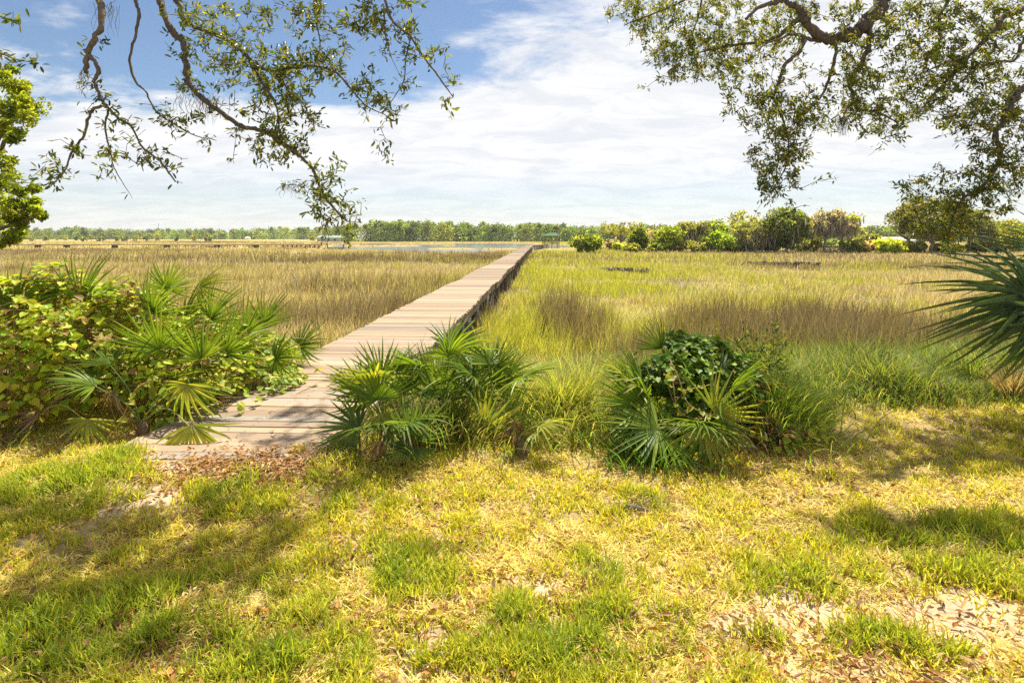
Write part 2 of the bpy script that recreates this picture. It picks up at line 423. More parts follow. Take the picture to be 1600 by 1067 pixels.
# ------------------------------------------------------------------ boardwalk
DZ = 0.055; Y0, YC = 3.97, 124.0
bw = thing('boardwalk', (deck_l(Y0) + DH / 2, Y0, DZ), 'long weathered wooden boardwalk running out across the marsh to the roofed shelter', 'boardwalk')
WOODS = [(.33, .24, .16), (.315, .23, .155), (.345, .25, .165), (.295, .215, .145), (.32, .235, .155)]
def wob(Y): f = sst(Y, 5, 9); return f * (.035 * np.sin(Y * .62) + .02 * np.sin(Y * 1.5 + 1)), f * (.016 * np.sin(Y * .45 + 2) + .008 * np.sin(Y * 1.1))
def planks(mb, p0, p1, width, th=.04, step=.14, edge=.016, wb=False):
    p0 = A(*p0); p1 = A(*p1); d = p1 - p0; Ln = np.linalg.norm(d); d /= Ln
    s = A(d[1], -d[0], 0); up = A(0, 0, 1)
    n = int(Ln / step); k = np.arange(n) + .5
    c = p0 + np.outer(k * step, d)
    if wb: w1, w2 = wob(c[:, 1]); c = c + np.outer(w1, s) + np.outer(w2, up)
    gap = rng.uniform(.003, .009, n); hw = (step - gap) / 2
    le = width / 2 + rng.normal(0, edge, n); re = width / 2 + rng.normal(0, edge, n)
    zt = rng.normal(0, .0016, n); tilt = rng.normal(0, .0014, n); yaw = rng.normal(0, .0035, n)
    V = np.zeros((n, 8, 3))
    for q, (a, b, z) in enumerate([(a, b, z) for a in (-1, 1) for b in (-1, 1) for z in (0, 1)]):
        e = np.where(a < 0, -le, re)
        V[:, q] = c + np.outer(e, s) + np.outer(b * hw + e * yaw, d) + np.outer(zt + tilt * b - (1 - z) * th, up)
    F = np.array([[0, 1, 3, 2], [4, 6, 7, 5], [0, 4, 5, 1], [2, 3, 7, 6], [0, 2, 6, 4], [1, 5, 7, 3]])
    F = (np.arange(n) * 8)[:, None, None] + F
    col = np.clip(pal(WOODS + [(.29, .245, .20), (.25, .185, .13)], n, .02) * (1 + rng.normal(0, .08, (n, 1))), .05, 1)
    mb.add(V.reshape(-1, 3), F.reshape(-1, 4), np.repeat(col, 8, 0))
mb = MB()
hd = A(DX, 1, 0); hd /= np.linalg.norm(hd); sd = A(hd[1], -hd[0], 0)
mid = lambda Y: A((deck_l(Y) + deck_r(Y)) / 2, Y, DZ)
planks(mb, mid(Y0), mid(YC), DH, wb=True)
PV = A(10.2, 149.0, .1)                        # pavilion centre
corner = mid(YC) + A(0, .2, 0); legend = A(8.6, 146.6, .1)
planks(mb, mid(YC - .6) + A(.1, 0, .012), legend, 1.6)
for i in range(60):
    Yn = Y0 + (i + .5) * .14
    for e in (-.66, -.04, .64):
        for b in (-.035, .035):
            c_ = mid(Yn) + sd * (e + rng.normal(0, .006) + wob(np.array([Yn]))[0][0]) + hd * b + A(0, 0, wob(np.array([Yn]))[1][0] + .0065)
            an = np.arange(6) * 1.047; mb.add(c_ + np.stack([np.cos(an), np.sin(an), 0 * an], 1) * .0055, np.arange(6)[None], A(.06, .045, .035))
mb.build('deck', M_plank, bw)
for sgn in (-1, 1):
    q = MB(); a = mid(Y0 + .1) + sd * sgn * (DH / 2 - .07); b = mid(YC) + sd * sgn * (DH / 2 - .07)
    for k in range(80):
        p, r = a + (b - a) * k / 80, a + (b - a) * (k + 1) / 80
        w1, w2 = wob((p[1] + r[1]) / 2)
        box(q, (p + r) / 2 + A(0, 0, -.045 - .1) + sd * w1 + A(0, 0, w2), .045, np.linalg.norm(r - p) - .006, .2, pal([(.25, .19, .14), (.30, .23, .17), (.2, .15, .115)], 1)[0], np.array([sd, hd, A(0, 0, 1)]))
    q.build('stringer', M_plank, bw)
Yp = 6.35; first = True
while Yp < YC:
    qb = MB(); col = pal([(.17, .13, .10), (.21, .165, .13), (.14, .11, .085)], 1)[0]
    cb = mid(Yp)
    box(qb, cb + A(0, 0, -.33), DH - .12, .05, .18, col, np.array([sd, hd, A(0, 0, 1)]))
    qb.build('cross_beam', M_post, bw)
    for sgn in (-1, 1):
        q = MB(); pp = cb + sd * sgn * (DH / 2 - .14) + A(rng.normal(0, .015), .09, 0)
        zb = float(terrain(pp[:1], pp[1:2])[0]) - .35
        top = DZ - .045
        tube(q, [A(pp[0] + rng.normal(0, .02), pp[1], zb), A(pp[0], pp[1], (zb + top) / 2), A(pp[0], pp[1], top)], [.085, .082, .08], col * rng.uniform(.85, 1.15), 8)
        q.build('post', M_post, bw)
    Yp += 2.72 + rng.normal(0, .06)
ld = nrm(legend - mid(YC)); ls = A(ld[1], -ld[0], 0)
for k in range(9):
    p = mid(YC) + ld * (2.2 + k * 2.6)
    for sgn in (-1, 1):
        q = MB(); pp = p + ls * sgn * .7
        tube(q, [A(pp[0], pp[1], -1.9), A(pp[0], pp[1], .03)], .1, A(.15, .115, .09), 8); q.build('post', M_post, bw)
for sgn in (-1, 1):
    q = MB(); p = (mid(YC) + legend) / 2 + ls * sgn * .74 + A(0, 0, -.16)
    box(q, p, .05, 23, .2, A(.2, .15, .11), np.array([ls, ld, A(0, 0, 1)])); q.build('stringer', M_plank, bw)

# ------------------------------------------------------------------ shelter at the end of the boardwalk
pv = thing('dock_shelter', PV, 'open dock shelter with green hip roof at the far end of the boardwalk', 'shelter')
ax = np.array([ls, ld, A(0, 0, 1)])
def pvp(a, b, z): return PV + ls * a + ld * b + A(0, 0, z)
q = MB()
planks(q, pvp(0, -2, 0), pvp(0, 2, 0), 4.2, .05, .2, .01); q.build('floor', M_plank, pv)
for a in (-1.9, 0, 1.9):
    for b in (-1.8, 1.8):
        if a == 0 and b < 0: continue
        q = MB(); p = pvp(a, b, 0); box(q, p + A(0, 0, .1), .16, .16, 4.3, A(.22, .17, .13), ax); q.build('post', M_post, pv)
q = MB(); ev, pk = 2.15, 2.95
E = [pvp(-2.6, -2.5, ev), pvp(2.6, -2.5, ev), pvp(2.6, 2.5, ev), pvp(-2.6, 2.5, ev), pvp(-.5, 0, pk), pvp(.5, 0, pk)]
E2 = [e - A(0, 0, .14) for e in E[:4]]
q.add(np.array(E + E2), [[0, 1, 5, 4], [2, 3, 4, 5], [0, 6, 7, 1], [1, 7, 8, 2], [2, 8, 9, 3], [3, 9, 6, 0], [6, 9, 8, 7]], A(.06, .125, .05))
q.add(np.array(E), [[1, 2, 5], [3, 0, 4]], A(.06, .125, .05)); q.build('roof', M_roof, pv)
for (a0, b0, a1, b1) in [(-1.9, -1.8, -1.9, 1.8), (1.9, -1.8, 1.9, 1.8), (-1.9, 1.9, 1.9, 1.9), (0.2, -1.9, 1.9, -1.9)]:
    q = MB(); s0, s1 = pvp(a0, b0, 0), pvp(a1, b1, 0); d = s1 - s0; l = np.linalg.norm(d); d /= l
    x2 = np.array([d, A(-d[1], d[0], 0), A(0, 0, 1)])
    for z in (.22, .45, .68, .92): box(q, (s0 + s1) / 2 + A(0, 0, z), l, .05, .12, A(.27, .22, .17), x2)
    q.build('railing', M_plank, pv)
q = MB(); box(q, pvp(.9, 1.35, .45), 1.8, .45, .07, A(.3, .25, .2), ax); box(q, pvp(.3, 1.35, .2), .1, .35, .42, A(.3, .25, .2), ax); box(q, pvp(1.5, 1.35, .2), .1, .35, .42, A(.3, .25, .2), ax)
q.build('bench', M_plank, pv)

# ------------------------------------------------------------------ lawn
def lawn_points(n, ymin=.7, ymax=8.5, pw=1.6):
    n = int(n * 2.1); u_ = rng.random(n); a, b = ymin ** (1 - pw), ymax ** (1 - pw)
    y = (a + (b - a) * u_) ** (1 / (1 - pw)); x = rng.uniform(-1, 1, n) * (y * .95 + 1.9); return x, y
GREEN = [(*G(300, 960)[:2], 1.0, .40), (*G(60, 1000)[:2], .6, .4), (*G(450, 1030)[:2], .7, .22), (*G(620, 895)[:2], .32, .28), (*G(945, 890)[:2], .2, .2), (*G(355, 772)[:2], .2, .22),
         (*G(1460, 845)[:2], .75, .35), (*G(1580, 880)[:2], .5, .35), (*G(1340, 830)[:2], .3, .2), (*G(1010, 795)[:2], .25, .15), (*G(60, 770)[:2], .7, .45), (*G(190, 730)[:2], .3, .25),
         (*G(520, 780)[:2], .5, .25), (*G(540, 730)[:2], .3, .2), (*G(900, 1010)[:2], .6, .25), (*G(1240, 905)[:2], .4, .2), (*G(1180, 1010)[:2], .12, .08), (*G(1400, 1010)[:2], .2, .1), (*G(780, 985)[:2], .3, .2)]
def green(x, y):
    g = np.zeros(np.shape(x))
    wx = x + (fbm(x * 4, y * 4, 161, 3) - .5) * .35; wy = y + (fbm(x * 4, y * 4, 164, 3) - .5) * .3
    for bx, by, rx, ry in GREEN: g = np.maximum(g, 1.0 - .72 * np.hypot((wx - bx) / rx, (wy - by) / ry))
    return np.clip(g * (.45 + 1.1 * fbm(x * 2.3, y * 2.3, 261, 3)), 0, 1)
def on_deck(x, y, m=0.0): return (x > deck_l(y) - m) & (x < deck_r(y) + m) & (y > Y0 - .02) & (terrain(x, y) < DZ + .004)
def lawn_w(x, y): return 1 - sst(y - shore_line(x), -.1, 1.3)
Kt = MB()
x, y = lawn_points(520000)
gr = green(x, y); br = bare(x, y); cl_ = fbm(x * 7, y * 7, 31, 3); pt = fbm(x * 1.4, y * 1.4, 35, 3)
keep = rng.random(len(x)) < lawn_w(x, y) * np.clip(.50 + .4 * gr + 1.4 * (pt - .42), .16, 1) * (1 - .93 * sst(br, .15, .9) * (gr < .3)) * np.clip((cl_ - .30) * 3.2, .12, 1)
keep &= ~on_deck(x, y, .01)
x, y, gr, cl_ = x[keep], y[keep], gr[keep], cl_[keep]; n = len(x)
base = np.stack([x, y, terrain(x, y) - .004], 1)
h = (.022 + .028 * rng.random(n) + .055 * gr * rng.random(n)) * (.6 + .9 * cl_)
mixg = np.clip(gr * 1.1 + rng.normal(0, .25, n), 0, 1)[:, None]
c0 = pal([(.52, .52, .045), (.60, .56, .06), (.42, .48, .04), (.64, .56, .09)], n) * (1 - mixg) + pal([(.21, .31, .03), (.29, .38, .035), (.37, .43, .04)], n) * mixg
blades(Kt, base, h * 1.3, .0042 + .0034 * rng.random(n) + .0006 * y, rng.uniform(0, 6.28, n), np.abs(rng.normal(.35, .3, n)), rng.uniform(.2, 1.3, n), c0, c0 * A(1.12, 1.06, 1.1), 3)
tag(Kt.build('lawn_grass', M_grass), kind='stuff')
Kt = MB()
x, y = lawn_points(360000)
br = bare(x, y); cl_ = fbm(x * 6, y * 6, 131, 3); gr = green(x, y)
keep = (rng.random(len(x)) < (1 - sst(y - shore_line(x), .2, 1.6)) * (1 - .86 * sst(br, .1, .9)) * np.clip((cl_ - .28) * 2.6, .08, 1) * (1 - .6 * gr)) & ~on_deck(x, y, -.04)
x, y = x[keep], y[keep]; n = len(x)
base = np.stack([x, y, terrain(x, y) + rng.random(n) * .012], 1)
c0 = pal([(.70, .58, .18), (.78, .66, .22), (.60, .48, .16), (.66, .60, .12), (.42, .27, .11), (.74, .68, .18)], n, .14)
blades(Kt, base, rng.uniform(.03, .10, n), .0036 + .0034 * rng.random(n) + .0005 * y, rng.uniform(0, 6.28, n), rng.uniform(1.1, 1.62, n), rng.uniform(-.5, .5, n), c0, c0, 2)
tag(Kt.build('straw_thatch', M_grass), kind='stuff')
# dead leaves lying on the turf and on the first boards
Kt = MB()
x, y = lawn_points(9000, 1.4, 6.5, 2.1)
lit = np.zeros(len(x))
for q, r_, rx, ry in [(420, 735, .5, .14), (440, 742, .4, .12), (430, 700, .5, .3), (380, 745, 1.0, .28), (650, 780, .6, .35), (640, 850, .6, .3), (1000, 1000, .7, .25), (1250, 1030, .6, .2), (780, 960, .8, .3), (250, 1010, .6, .25), (1200, 740, 1.0, .4), (1050, 760, .9, .3), (150, 690, .9, .5)]:
    a = G(q, r_); lit = np.maximum(lit, 1.2 - np.hypot((x - a[0]) / rx, (y - a[1]) / ry))
xx = rng.normal(G(430, 735)[0], .42, 2200); yy = rng.normal(G(430, 738)[1], .17, 2200); x = np.concatenate([x, xx]); y = np.concatenate([y, yy]); lit = np.concatenate([lit, np.full(2200, 1.0)])
keep = rng.random(len(x)) < np.clip(.22 + lit + .4 * bare(x, y), 0, 1)
x, y = x[keep], y[keep]; n = len(x)
z = np.where(on_deck(x, y), DZ + .012, terrain(x, y) + .024)
keep = ~(on_deck(x, y) & (rng.random(n) < .45)); x, y, z = x[keep], y[keep], z[keep]; n = len(x)
nn = nrm(np.stack([rng.normal(0, .35, n), rng.normal(0, .35, n), np.ones(n)], 1)); d = randdir(n); d = nrm(d - nn * (d * nn).sum(1)[:, None])
leaves(Kt, np.stack([x, y, z + rng.random(n) * .012], 1), d, nn, rng.uniform(.022, .055, n), rng.uniform(.010, .022, n),
       pal([(.34, .16, .05), (.42, .22, .08), (.36, .23, .12), (.5, .33, .15), (.22, .13, .07), (.6, .45, .22)], n, .15), .3, rng.uniform(-.2, .3))
tag(Kt.build('fallen_leaves', M_dead), kind='stuff')

# ------------------------------------------------------------------ marsh grass
Kt = MB()
C_YG, C_TAN, C_BRN, C_GRN, C_GOLD = A(.52, .54, .055), A(.62, .51, .28), A(.17, .12, .07), A(.17, .27, .04), A(.52, .44, .19)
def marsh_mix(x, y):
    n = len(x); right = sst(x - deck_r(y), -.5, .8)
    a = fbm(x / (3 + y * .10), y / (2 + y * .05), 11, 4); b = fbm(x / 2.2, y / 2.2, 21, 3); bd = fbm(x / (10 + y * .5), y / (4 + y * .06), 51, 3)
    w = np.zeros((n, 5))
    # right side: yellow-green near the boardwalk with tan and brown rush beds, tan bands far out
    w[:, 0] += right * np.clip(1.5 - np.abs(x - deck_r(y)) / (5 + y * .5) + (a - .5) * 2.4, .05, 2) * (1 - .65 * sst(y, 50, 90)) * (1 + 1.2 * sst(bd, .5, .65) * sst(y, 25, 40))
    w[:, 1] += right * np.clip(.25 + (b - .45) * 2.5 + .8 * sst(y, 22, 70) + .05 * (x - y * .35), .05, 2.2)
    w[:, 2] += right * np.clip((bd - .52) * 4, 0, 1.5) * sst(y, 24, 40) * .9
    e = np.clip(1.3 - np.hypot((x - 7.2) / 3.2, (y - 12.6) / 3.4), 0, 1); w[:, 2] += right * e * 7
    e = np.clip(1.2 - np.hypot((x - 2.4) / .9, (y - 9.6) / 2.2), 0, 1); w[:, 2] += right * e * 3.5; w[:, 1] += right * e * 1.2
    e = np.clip(1.2 - np.hypot((x - 1.6) / 1.0, (y - 15) / 3), 0, 1); w[:, 2] += right * e * 3
    w[:, 3] += right * (1 - sst(y - shore_line(x), 2.2, 4.5)) * 2.2
    # left side: gold and tan with browner rush
    lf = 1 - right
    w[:, 4] += lf * np.clip(.6 + (a - .45) * 2, .1, 2)
    w[:, 1] += lf * np.clip(.9 + (b - .5) * 3 + (bd - .5) * -4 + .4 * sst(y, 40, 120), .1, 2)
    w[:, 2] += lf * np.clip((bd - .47) * 5, .12, 2.0) * (1 - .55 * sst(y, 45, 110))
    w[:, 0] += lf * np.clip((a - .5) * 3 + .35 + .8 * np.exp(-((x - deck_l(y)) / 2.5) ** 2) * sst(y, 14, 30), 0, 1.6)
    w[:, 3] += lf * (1 - sst(y, 8, 13)) * .5
    return w
def marsh_band(y0, y1, n, hs, segs, wmul, hmin):
    y = np.sqrt(rng.uniform(y0 * y0, y1 * y1, n)); x = rng.uniform(-1, 1, n) * (.93 * y + 3.0)
    k = rng.random(n) < .55                                   # gathered in tussocks
    g = .35 + y * .02; x = np.where(k, (np.floor(x / g) + .5) * g + rng.normal(0, g * .22, n) + (_h(np.floor(x / g), np.floor(y / g), 5) - .5) * g * .8, x)
    y = np.where(k, (np.floor(y / g) + .5) * g + rng.normal(0, g * .22, n) + (_h(np.floor(x / g), np.floor(y / g), 6) - .5) * g * .8, y)
    y = np.maximum(y, 4.2)
    keep = (rng.random(n) < sst(y - shore_line(x), .9, 2.6)) & ~((x > deck_l(y) - .02) & (x < deck_r(y) + .02))
    keep &= ~((wetness(x, y) > -.25) & (y > 12))
    hs = hs * (1 - .3 * sst(y, 70, 130)) * (1 - .35 * np.exp(-((y - 42) / 6) ** 2) * sst(x, 3, 6))
    keep &= rng.random(n) < np.clip((fbm(x / (1.1 + y * .04), y / (1.1 + y * .04), 71, 3) - .22) * 3.5, .3, 1)
    x, y, hs = x[keep], y[keep], hs[keep]; n = len(x)
    w = marsh_mix(x, y) ** 1.6; w /= w.sum(1, keepdims=True)
    pick = (rng.random((n, 1)) > np.cumsum(w, 1)).sum(1).clip(0, 4)
    T = np.array([C_YG, C_TAN, C_BRN, C_GRN, C_GOLD])
    c = T[pick] * (1 + rng.normal(0, .15, (n, 1))) * (1 + rng.normal(0, .05, (n, 3))); c = np.clip(c * .7 + .3 * (w @ T), .01, 1)
    dk = np.array([.62, .66, .95, .7, .64])[pick] * (.72 + .6 * fbm(x / 1.7, y / 1.7, 8, 3))
    h = np.maximum(dk * hs * rng.uniform(.55, 1.15, n), hmin)
    lg = sst(fbm(x / (2.5 + y * .05), y / (1.5 + y * .03), 301, 3), .56, .66) * (pick != 2); h = h * (.72 + .56 * fbm(x / (5 + y * .1), y / (3 + y * .06), 311, 3)) * (1 - .25 * lg)
    ln = np.abs(rng.normal(.10, .13, n)) + (pick == 1) * rng.random(n) * .35 + lg * rng.uniform(.3, 1.1, n); c = c * (1 - .5 * lg[:, None]) + .5 * lg[:, None] * C_TAN
    wd = (.006 + .005 * rng.random(n) + .00062 * y) * wmul
    base = np.stack([x, y, terrain(x, y) - .02], 1)
    blades(Kt, base, h, wd, rng.normal(.6, 1.6, n), ln, np.abs(rng.normal(.45, .35, n)), c, c * .8 + .2 * C_TAN, segs)
marsh_band(4.6, 10, 95000, 1.15, 3, 1.0, .1)
marsh_band(10, 22, 120000, 1.12, 3, 1.05, .1)
marsh_band(22, 50, 120000, 1.05, 2, 1.3, .2)
marsh_band(50, 125, 130000, 1.0, 2, 1.7, .3)
marsh_band(125, 460, 120000, 1.0, 2, 3.0, .4)
tag(Kt.build('marsh_grass', M_marsh), kind='stuff')
# taller fresh grass along the foot of the lawn
Kt = MB()
n = 30000
x = np.concatenate([rng.uniform(2.4, 8.5, n), rng.uniform(.0, .75, 5000), rng.uniform(-.6, 3, 6000)]); n = len(x)
y = shore_line(x) + np.concatenate([rng.gamma(2.0, .6, 30000) - .45 * rng.random(30000), rng.uniform(-.3, 2.3, 5000), rng.uniform(.8, 2.6, 6000)])
tf = (np.floor(x / .22) * 7 + np.floor(y / .22) * 13); x = x + (_h(np.floor(x / .22), np.floor(y / .22), 9) - .5) * .16
base = np.stack([x, y, terrain(x, y) - .01], 1); ed = sst(y - shore_line(x) + (fbm(x * 1.3, y * 1.3, 401, 3) - .5) * 1.2, -.5, 1.4)
h = (.10 + .62 * ed * rng.uniform(.5, 1.2, n)) * (.6 + .8 * fbm(x * 1.5, y * 1.5, 12, 3))
cR = pal([(.14, .21, .035), (.19, .26, .045), (.26, .32, .055), (.11, .17, .03), (.42, .36, .16)], n, .15, [.26, .28, .24, .1, .12])
cL = pal([(.32, .37, .06), (.40, .42, .08), (.24, .33, .05), (.5, .42, .18)], n, .15)
t = sst(x, 1.4, 2.9)[:, None]; c0 = cL * (1 - t) + cR * t
blades(Kt, base, h, .006 + .006 * rng.random(n), rng.uniform(0, 6.28, n), np.abs(rng.normal(.15, .15, n)), rng.uniform(.5, 1.9, n), c0, c0 * A(1.1, 1.06, 1.05), 4)
tag(Kt.build('tall_shore_grass', M_grass), kind='stuff')

# ------------------------------------------------------------------ palmettos
def frond_mesh(name, seed, nseg, spread, droop, cols, width=1.0, cup=.18):
    r = np.random.default_rng(seed); q = MB(); wS = spread / nseg
    ts = [.0, .17, .40, .64, .85]; ws = [.10, .85, 1.0, .74, .38]
    for i in range(nseg):
        a = -spread / 2 + spread * (i + .5) / nseg + r.normal(0, .02)
        ln = (.80 + .20 * math.cos(a * .6)) * r.uniform(.90, 1.06); hw = max(wS * .175, .019) * width * r.uniform(.85, 1.1)
        d = A(math.cos(a), math.sin(a), 0); s_ = A(-math.sin(a), math.cos(a), 0); dr = droop * r.uniform(.4, 1.7)
        lift = cup * (1 - math.cos(a)) * .5; tw = r.normal(0, .3); kink = r.uniform(.5, .8) if r.random() < .16 else 9; ln *= 1 if r.random() > .08 else r.uniform(.55, .8); sw = r.normal(0, .05)
        V = []
        for t_, w_ in zip(ts + [1.0], ws + [0]):
            c_ = d * ln * t_ * (1 - .08 * dr * t_) + s_ * sw * ln * t_ * t_ + A(0, 0, (lift * t_ - dr * t_ ** 2.4) * ln)
            if t_ > kink: c_ = c_ - d * ln * (t_ - kink) * .7 - A(0, 0, (t_ - kink) * ln * .75)
            e = s_ * math.cos(tw * t_) + A(0, 0, math.sin(tw * t_)); hh = hw * w_
            if w_ == 0: V.append(c_)
            else: V += [c_ - e * hh + A(0, 0, hh * .55), c_, c_ + e * hh + A(0, 0, hh * .55)]
        F = [];
        for k in range(4):
            b = 3 * k; F += [[b, b + 1, b + 4, b + 3], [b + 1, b + 2, b + 5, b + 4]]
        c_ = np.asarray(cols[r.integers(len(cols))], float) * r.uniform(.85, 1.15)
        K = np.tile(c_, (16, 1));
        if r.random() < .35: K[15] = (.38, .27, .12); K[12:15] = K[12:15] * .6 + .4 * A(.38, .27, .12)
        off = q.n; q.add(V, F, K); q.f.append(np.array([[12, 13, 15], [13, 14, 15]]) + off)
    me = q.mesh(name); me.materials.append(M_palm); return me
GRN = [(.14, .22, .025), (.19, .27, .03), (.11, .18, .025), (.24, .31, .035)]
YEL = [(.34, .36, .06), (.40, .38, .08), (.27, .33, .055)]
BLU = [(.12, .19, .045), (.16, .24, .055), (.10, .16, .04)]
BRN = [(.30, .20, .10), (.24, .15, .075), (.36, .26, .14)]
FR = {'g': [frond_mesh('frond', 100 + i, nn_, sp, dr, GRN[i % 3:i % 3 + 2]) for i, (nn_, sp, dr) in enumerate([(24, 3.6, .18), (19, 2.7, .28), (26, 4.1, .15), (22, 3.2, .34), (17, 2.4, .12), (21, 3.0, .45), (25, 3.8, .25)])],
      'y': [frond_mesh('frond', 120 + i, nn_, sp, dr, YEL, 1.1) for i, (nn_, sp, dr) in enumerate([(17, 3.3, .35), (15, 2.7, .28)])],
      'b': [frond_mesh('frond', 130 + i, nn_, sp, dr, BLU) for i, (nn_, sp, dr) in enumerate([(22, 3.7, .25), (20, 3.0, .3)])],
      'd': [frond_mesh('frond', 140 + i, nn_, sp, dr, BRN, .7) for i, (nn_, sp, dr) in enumerate([(16, 2.2, .9), (14, 1.7, .7)])]}
def add_frond(root, kind, hub, axis, normal, size, base, stalk_r=.006):
    x = nrm(np.asarray(axis, float)); z = np.asarray(normal, float); z = nrm(z - x * np.dot(z, x)); y = np.cross(z, x)
    me = FR[kind][rng.integers(len(FR[kind]))]
    o = bpy.data.objects.new('frond', me); C.objects.link(o); o.parent = root
    M = Matrix(((x[0], y[0], z[0], hub[0]), (x[1], y[1], z[1], hub[1]), (x[2], y[2], z[2], hub[2]), (0, 0, 0, 1))) @ Matrix.Scale(size, 4)
    o.matrix_local = Matrix.Translation(-Vector(root.location)) @ M
    if base is not None:
        b = np.asarray(base, float); hub = np.asarray(hub, float); h = np.linalg.norm(hub - b)
        c1 = b + (hub - b) * .5 + A(0, 0, .10 * h) - x * .05
        pts = spline([b, c1, hub + x * size * .06], 4); inv = np.array(M.inverted())
        loc = np.concatenate([pts, np.ones((len(pts), 1))], 1) @ inv.T
        q = MB(); col = {'g': (.14, .20, .05), 'y': (.30, .30, .08), 'b': (.13, .18, .08), 'd': (.26, .17, .09)}[kind]
        tube(q, loc[:, :3], np.linspace(stalk_r * 1.3, stalk_r * .7, len(pts)) / size, A(*col), 5, False)
        me = q.mesh('stalk'); me.materials.append(M_stem); s = bpy.data.objects.new('stalk', me); C.objects.link(s); s.parent = o
def palmetto(base, n, size, stalk, el, label, group=None, kinds='gggggy', phi0=None, phis=None, dead=2, zoff=0, lookcam=.12):
    b = A(*base, 0); b[2] = float(terrain(b[:1], b[1:2])[0]) + zoff
    rt = thing('saw_palmetto', b, label, 'palmetto', group)
    q = MB(); crown = b + A(0, 0, .10)
    tube(q, spline([b - A(0, 0, .1), b + A(.02, .0, .04), crown], 3), [.06, .06, .05, .05, .045, .045, .04][:7], A(.16, .11, .07), 7)
    q.build('rootstock', M_bark, rt)
    p0 = rng.uniform(0, 6.28) if phi0 is None else phi0
    for i in range(n + dead):
        isd = i >= n
        ph = (p0 + i * 2.4 + rng.normal(0, .2)) if phis is None else rng.uniform(*phis)
        e = R(rng.uniform(*el)) if not isd else R(rng.uniform(5, 30)); ls_ = rng.uniform(*stalk) * (.7 if isd else 1)
        rad = A(math.cos(ph), math.sin(ph), 0); up = A(0, 0, 1)
        d = rad * math.cos(e) + up * math.sin(e); hub = crown + d * ls_ + rad * .05
        e2 = e - R(rng.uniform(0, 32)); axis = rad * math.cos(e2) + up * math.sin(e2)
        nor = up * math.cos(e2) - rad * math.sin(e2)
        if isd: axis = axis * .5 - up * .55
        nor = nor + A(rng.normal(0, .25), -lookcam, rng.normal(0, .15) + .15)
        hub[2] = max(hub[2], b[2] + .06)
        add_frond(rt, 'd' if isd else kinds[rng.integers(len(kinds))], hub, axis, nor, rng.uniform(*size), crown)
    return rt, crown
def aim(rt, crown, specs):
    """single fronds where the photo shows them: hub pixel and depth, pixel direction of the midrib, how far it leans to the viewer"""
    for kind, px, py, Y, ang, toward, size, nz in specs:
        hub = P(px, py, Y); a = R(ang); axis = A(math.cos(a), -toward, math.sin(a))
        add_frond(rt, kind, hub, axis, A(0, -1, nz + .65), size * .98, crown)
LG = 'saw palmettos in the thicket left of the boardwalk'
p, c = palmetto((-4.75, 5.6), 5, (.36, .46), (.45, .75), (25, 70), 'saw palmetto under the vines at the left edge of the thicket, blades poking out above', LG)
aim(p, c, [('g', 130, 470, 5.4, 85, .2, .52, .3), ('g', 25, 480, 5.2, 110, .2, .45, .3), ('g', 95, 455, 5.6, 160, .3, .5, .8)])
p, c = palmetto((-3.62, 5.85), 5, (.34, .44), (.5, .85), (40, 80), 'tallest saw palmetto of the left thicket, dark fan raised against the tan marsh', LG)
aim(p, c, [('g', 262, 452, 5.7, 82, .1, .36, .2), ('y', 312, 450, 5.9, 20, .1, .38, .3), ('g', 290, 500, 5.6, 50, .3, .5, .5), ('g', 240, 490, 5.3, 75, .3, .5, .2), ('g', 250, 545, 5.0, 100, .4, .46, .2), ('g', 330, 500, 5.5, 70, .2, .46, .3)])
p, c = palmetto((-3.15, 5.35), 5, (.34, .42), (.4, .65), (25, 70), 'saw palmetto at the middle of the left thicket, round fan facing the lawn', LG)
aim(p, c, [('g', 355, 552, 5.2, 60, .25, .50, .1), ('g', 315, 560, 5.0, 100, .5, .45, .2), ('g', 300, 600, 4.9, -95, .6, .45, .3)])
p, c = palmetto((-2.98, 6.5), 4, (.34, .42), (.4, .65), (35, 75), 'saw palmetto at the back of the left thicket, next to the boardwalk edge', LG)
aim(p, c, [('g', 415, 505, 6.3, 80, .1, .42, .2), ('b', 470, 540, 6.7, 50, .1, .42, .4), ('g', 430, 560, 6.0, 40, .3, .44, .4), ('g', 385, 520, 6.0, 95, .2, .46, .2)])
p, c = palmetto((-3.1, 4.75), 3, (.32, .4), (.3, .55), (20, 60), 'saw palmetto with a drooping yellow fan over the first boards of the walk', LG, dead=0, phis=(1.6, 3.6))
aim(p, c, [('y', 300, 664, 4.35, -75, .75, .40, .9), ('y', 292, 600, 4.6, -100, .25, .36, .2)])
p, c = palmetto((-4.05, 4.75), 4, (.32, .4), (.35, .6), (15, 55), 'low saw palmetto with pale yellow fan in the shade at the front of the thicket', LG, dead=5, phis=(2.4, 5.2))
aim(p, c, [('y', 138, 655, 4.5, -95, .5, .36, .5), ('d', 60, 650, 4.6, -150, .4, .45, .5), ('d', 180, 610, 4.7, -120, .4, .42, .4), ('d', 20, 680, 4.5, -140, .4, .4, .4)])
p, c = palmetto((-5.3, 5.9), 4, (.36, .44), (.4, .7), (30, 75), 'saw palmetto half hidden by vine at the outer left of the thicket', LG)
MG = 'saw palmettos in the clump right of the boardwalk end'
p, c = palmetto((-1.02, 4.55), 6, (.34, .42), (.25, .45), (45, 85), 'saw palmetto leaning over the right edge of the first boards', MG, dead=3)
aim(p, c, [('b', 560, 668, 4.25, 165, .3, .37, .3), ('g', 590, 625, 4.4, 105, .2, .44, .2), ('d', 545, 690, 4.2, -125, .3, .34, .2), ('d', 560, 700, 4.25, -95, .3, .3, .2), ('y', 595, 648, 4.3, -60, .6, .25, .6)])
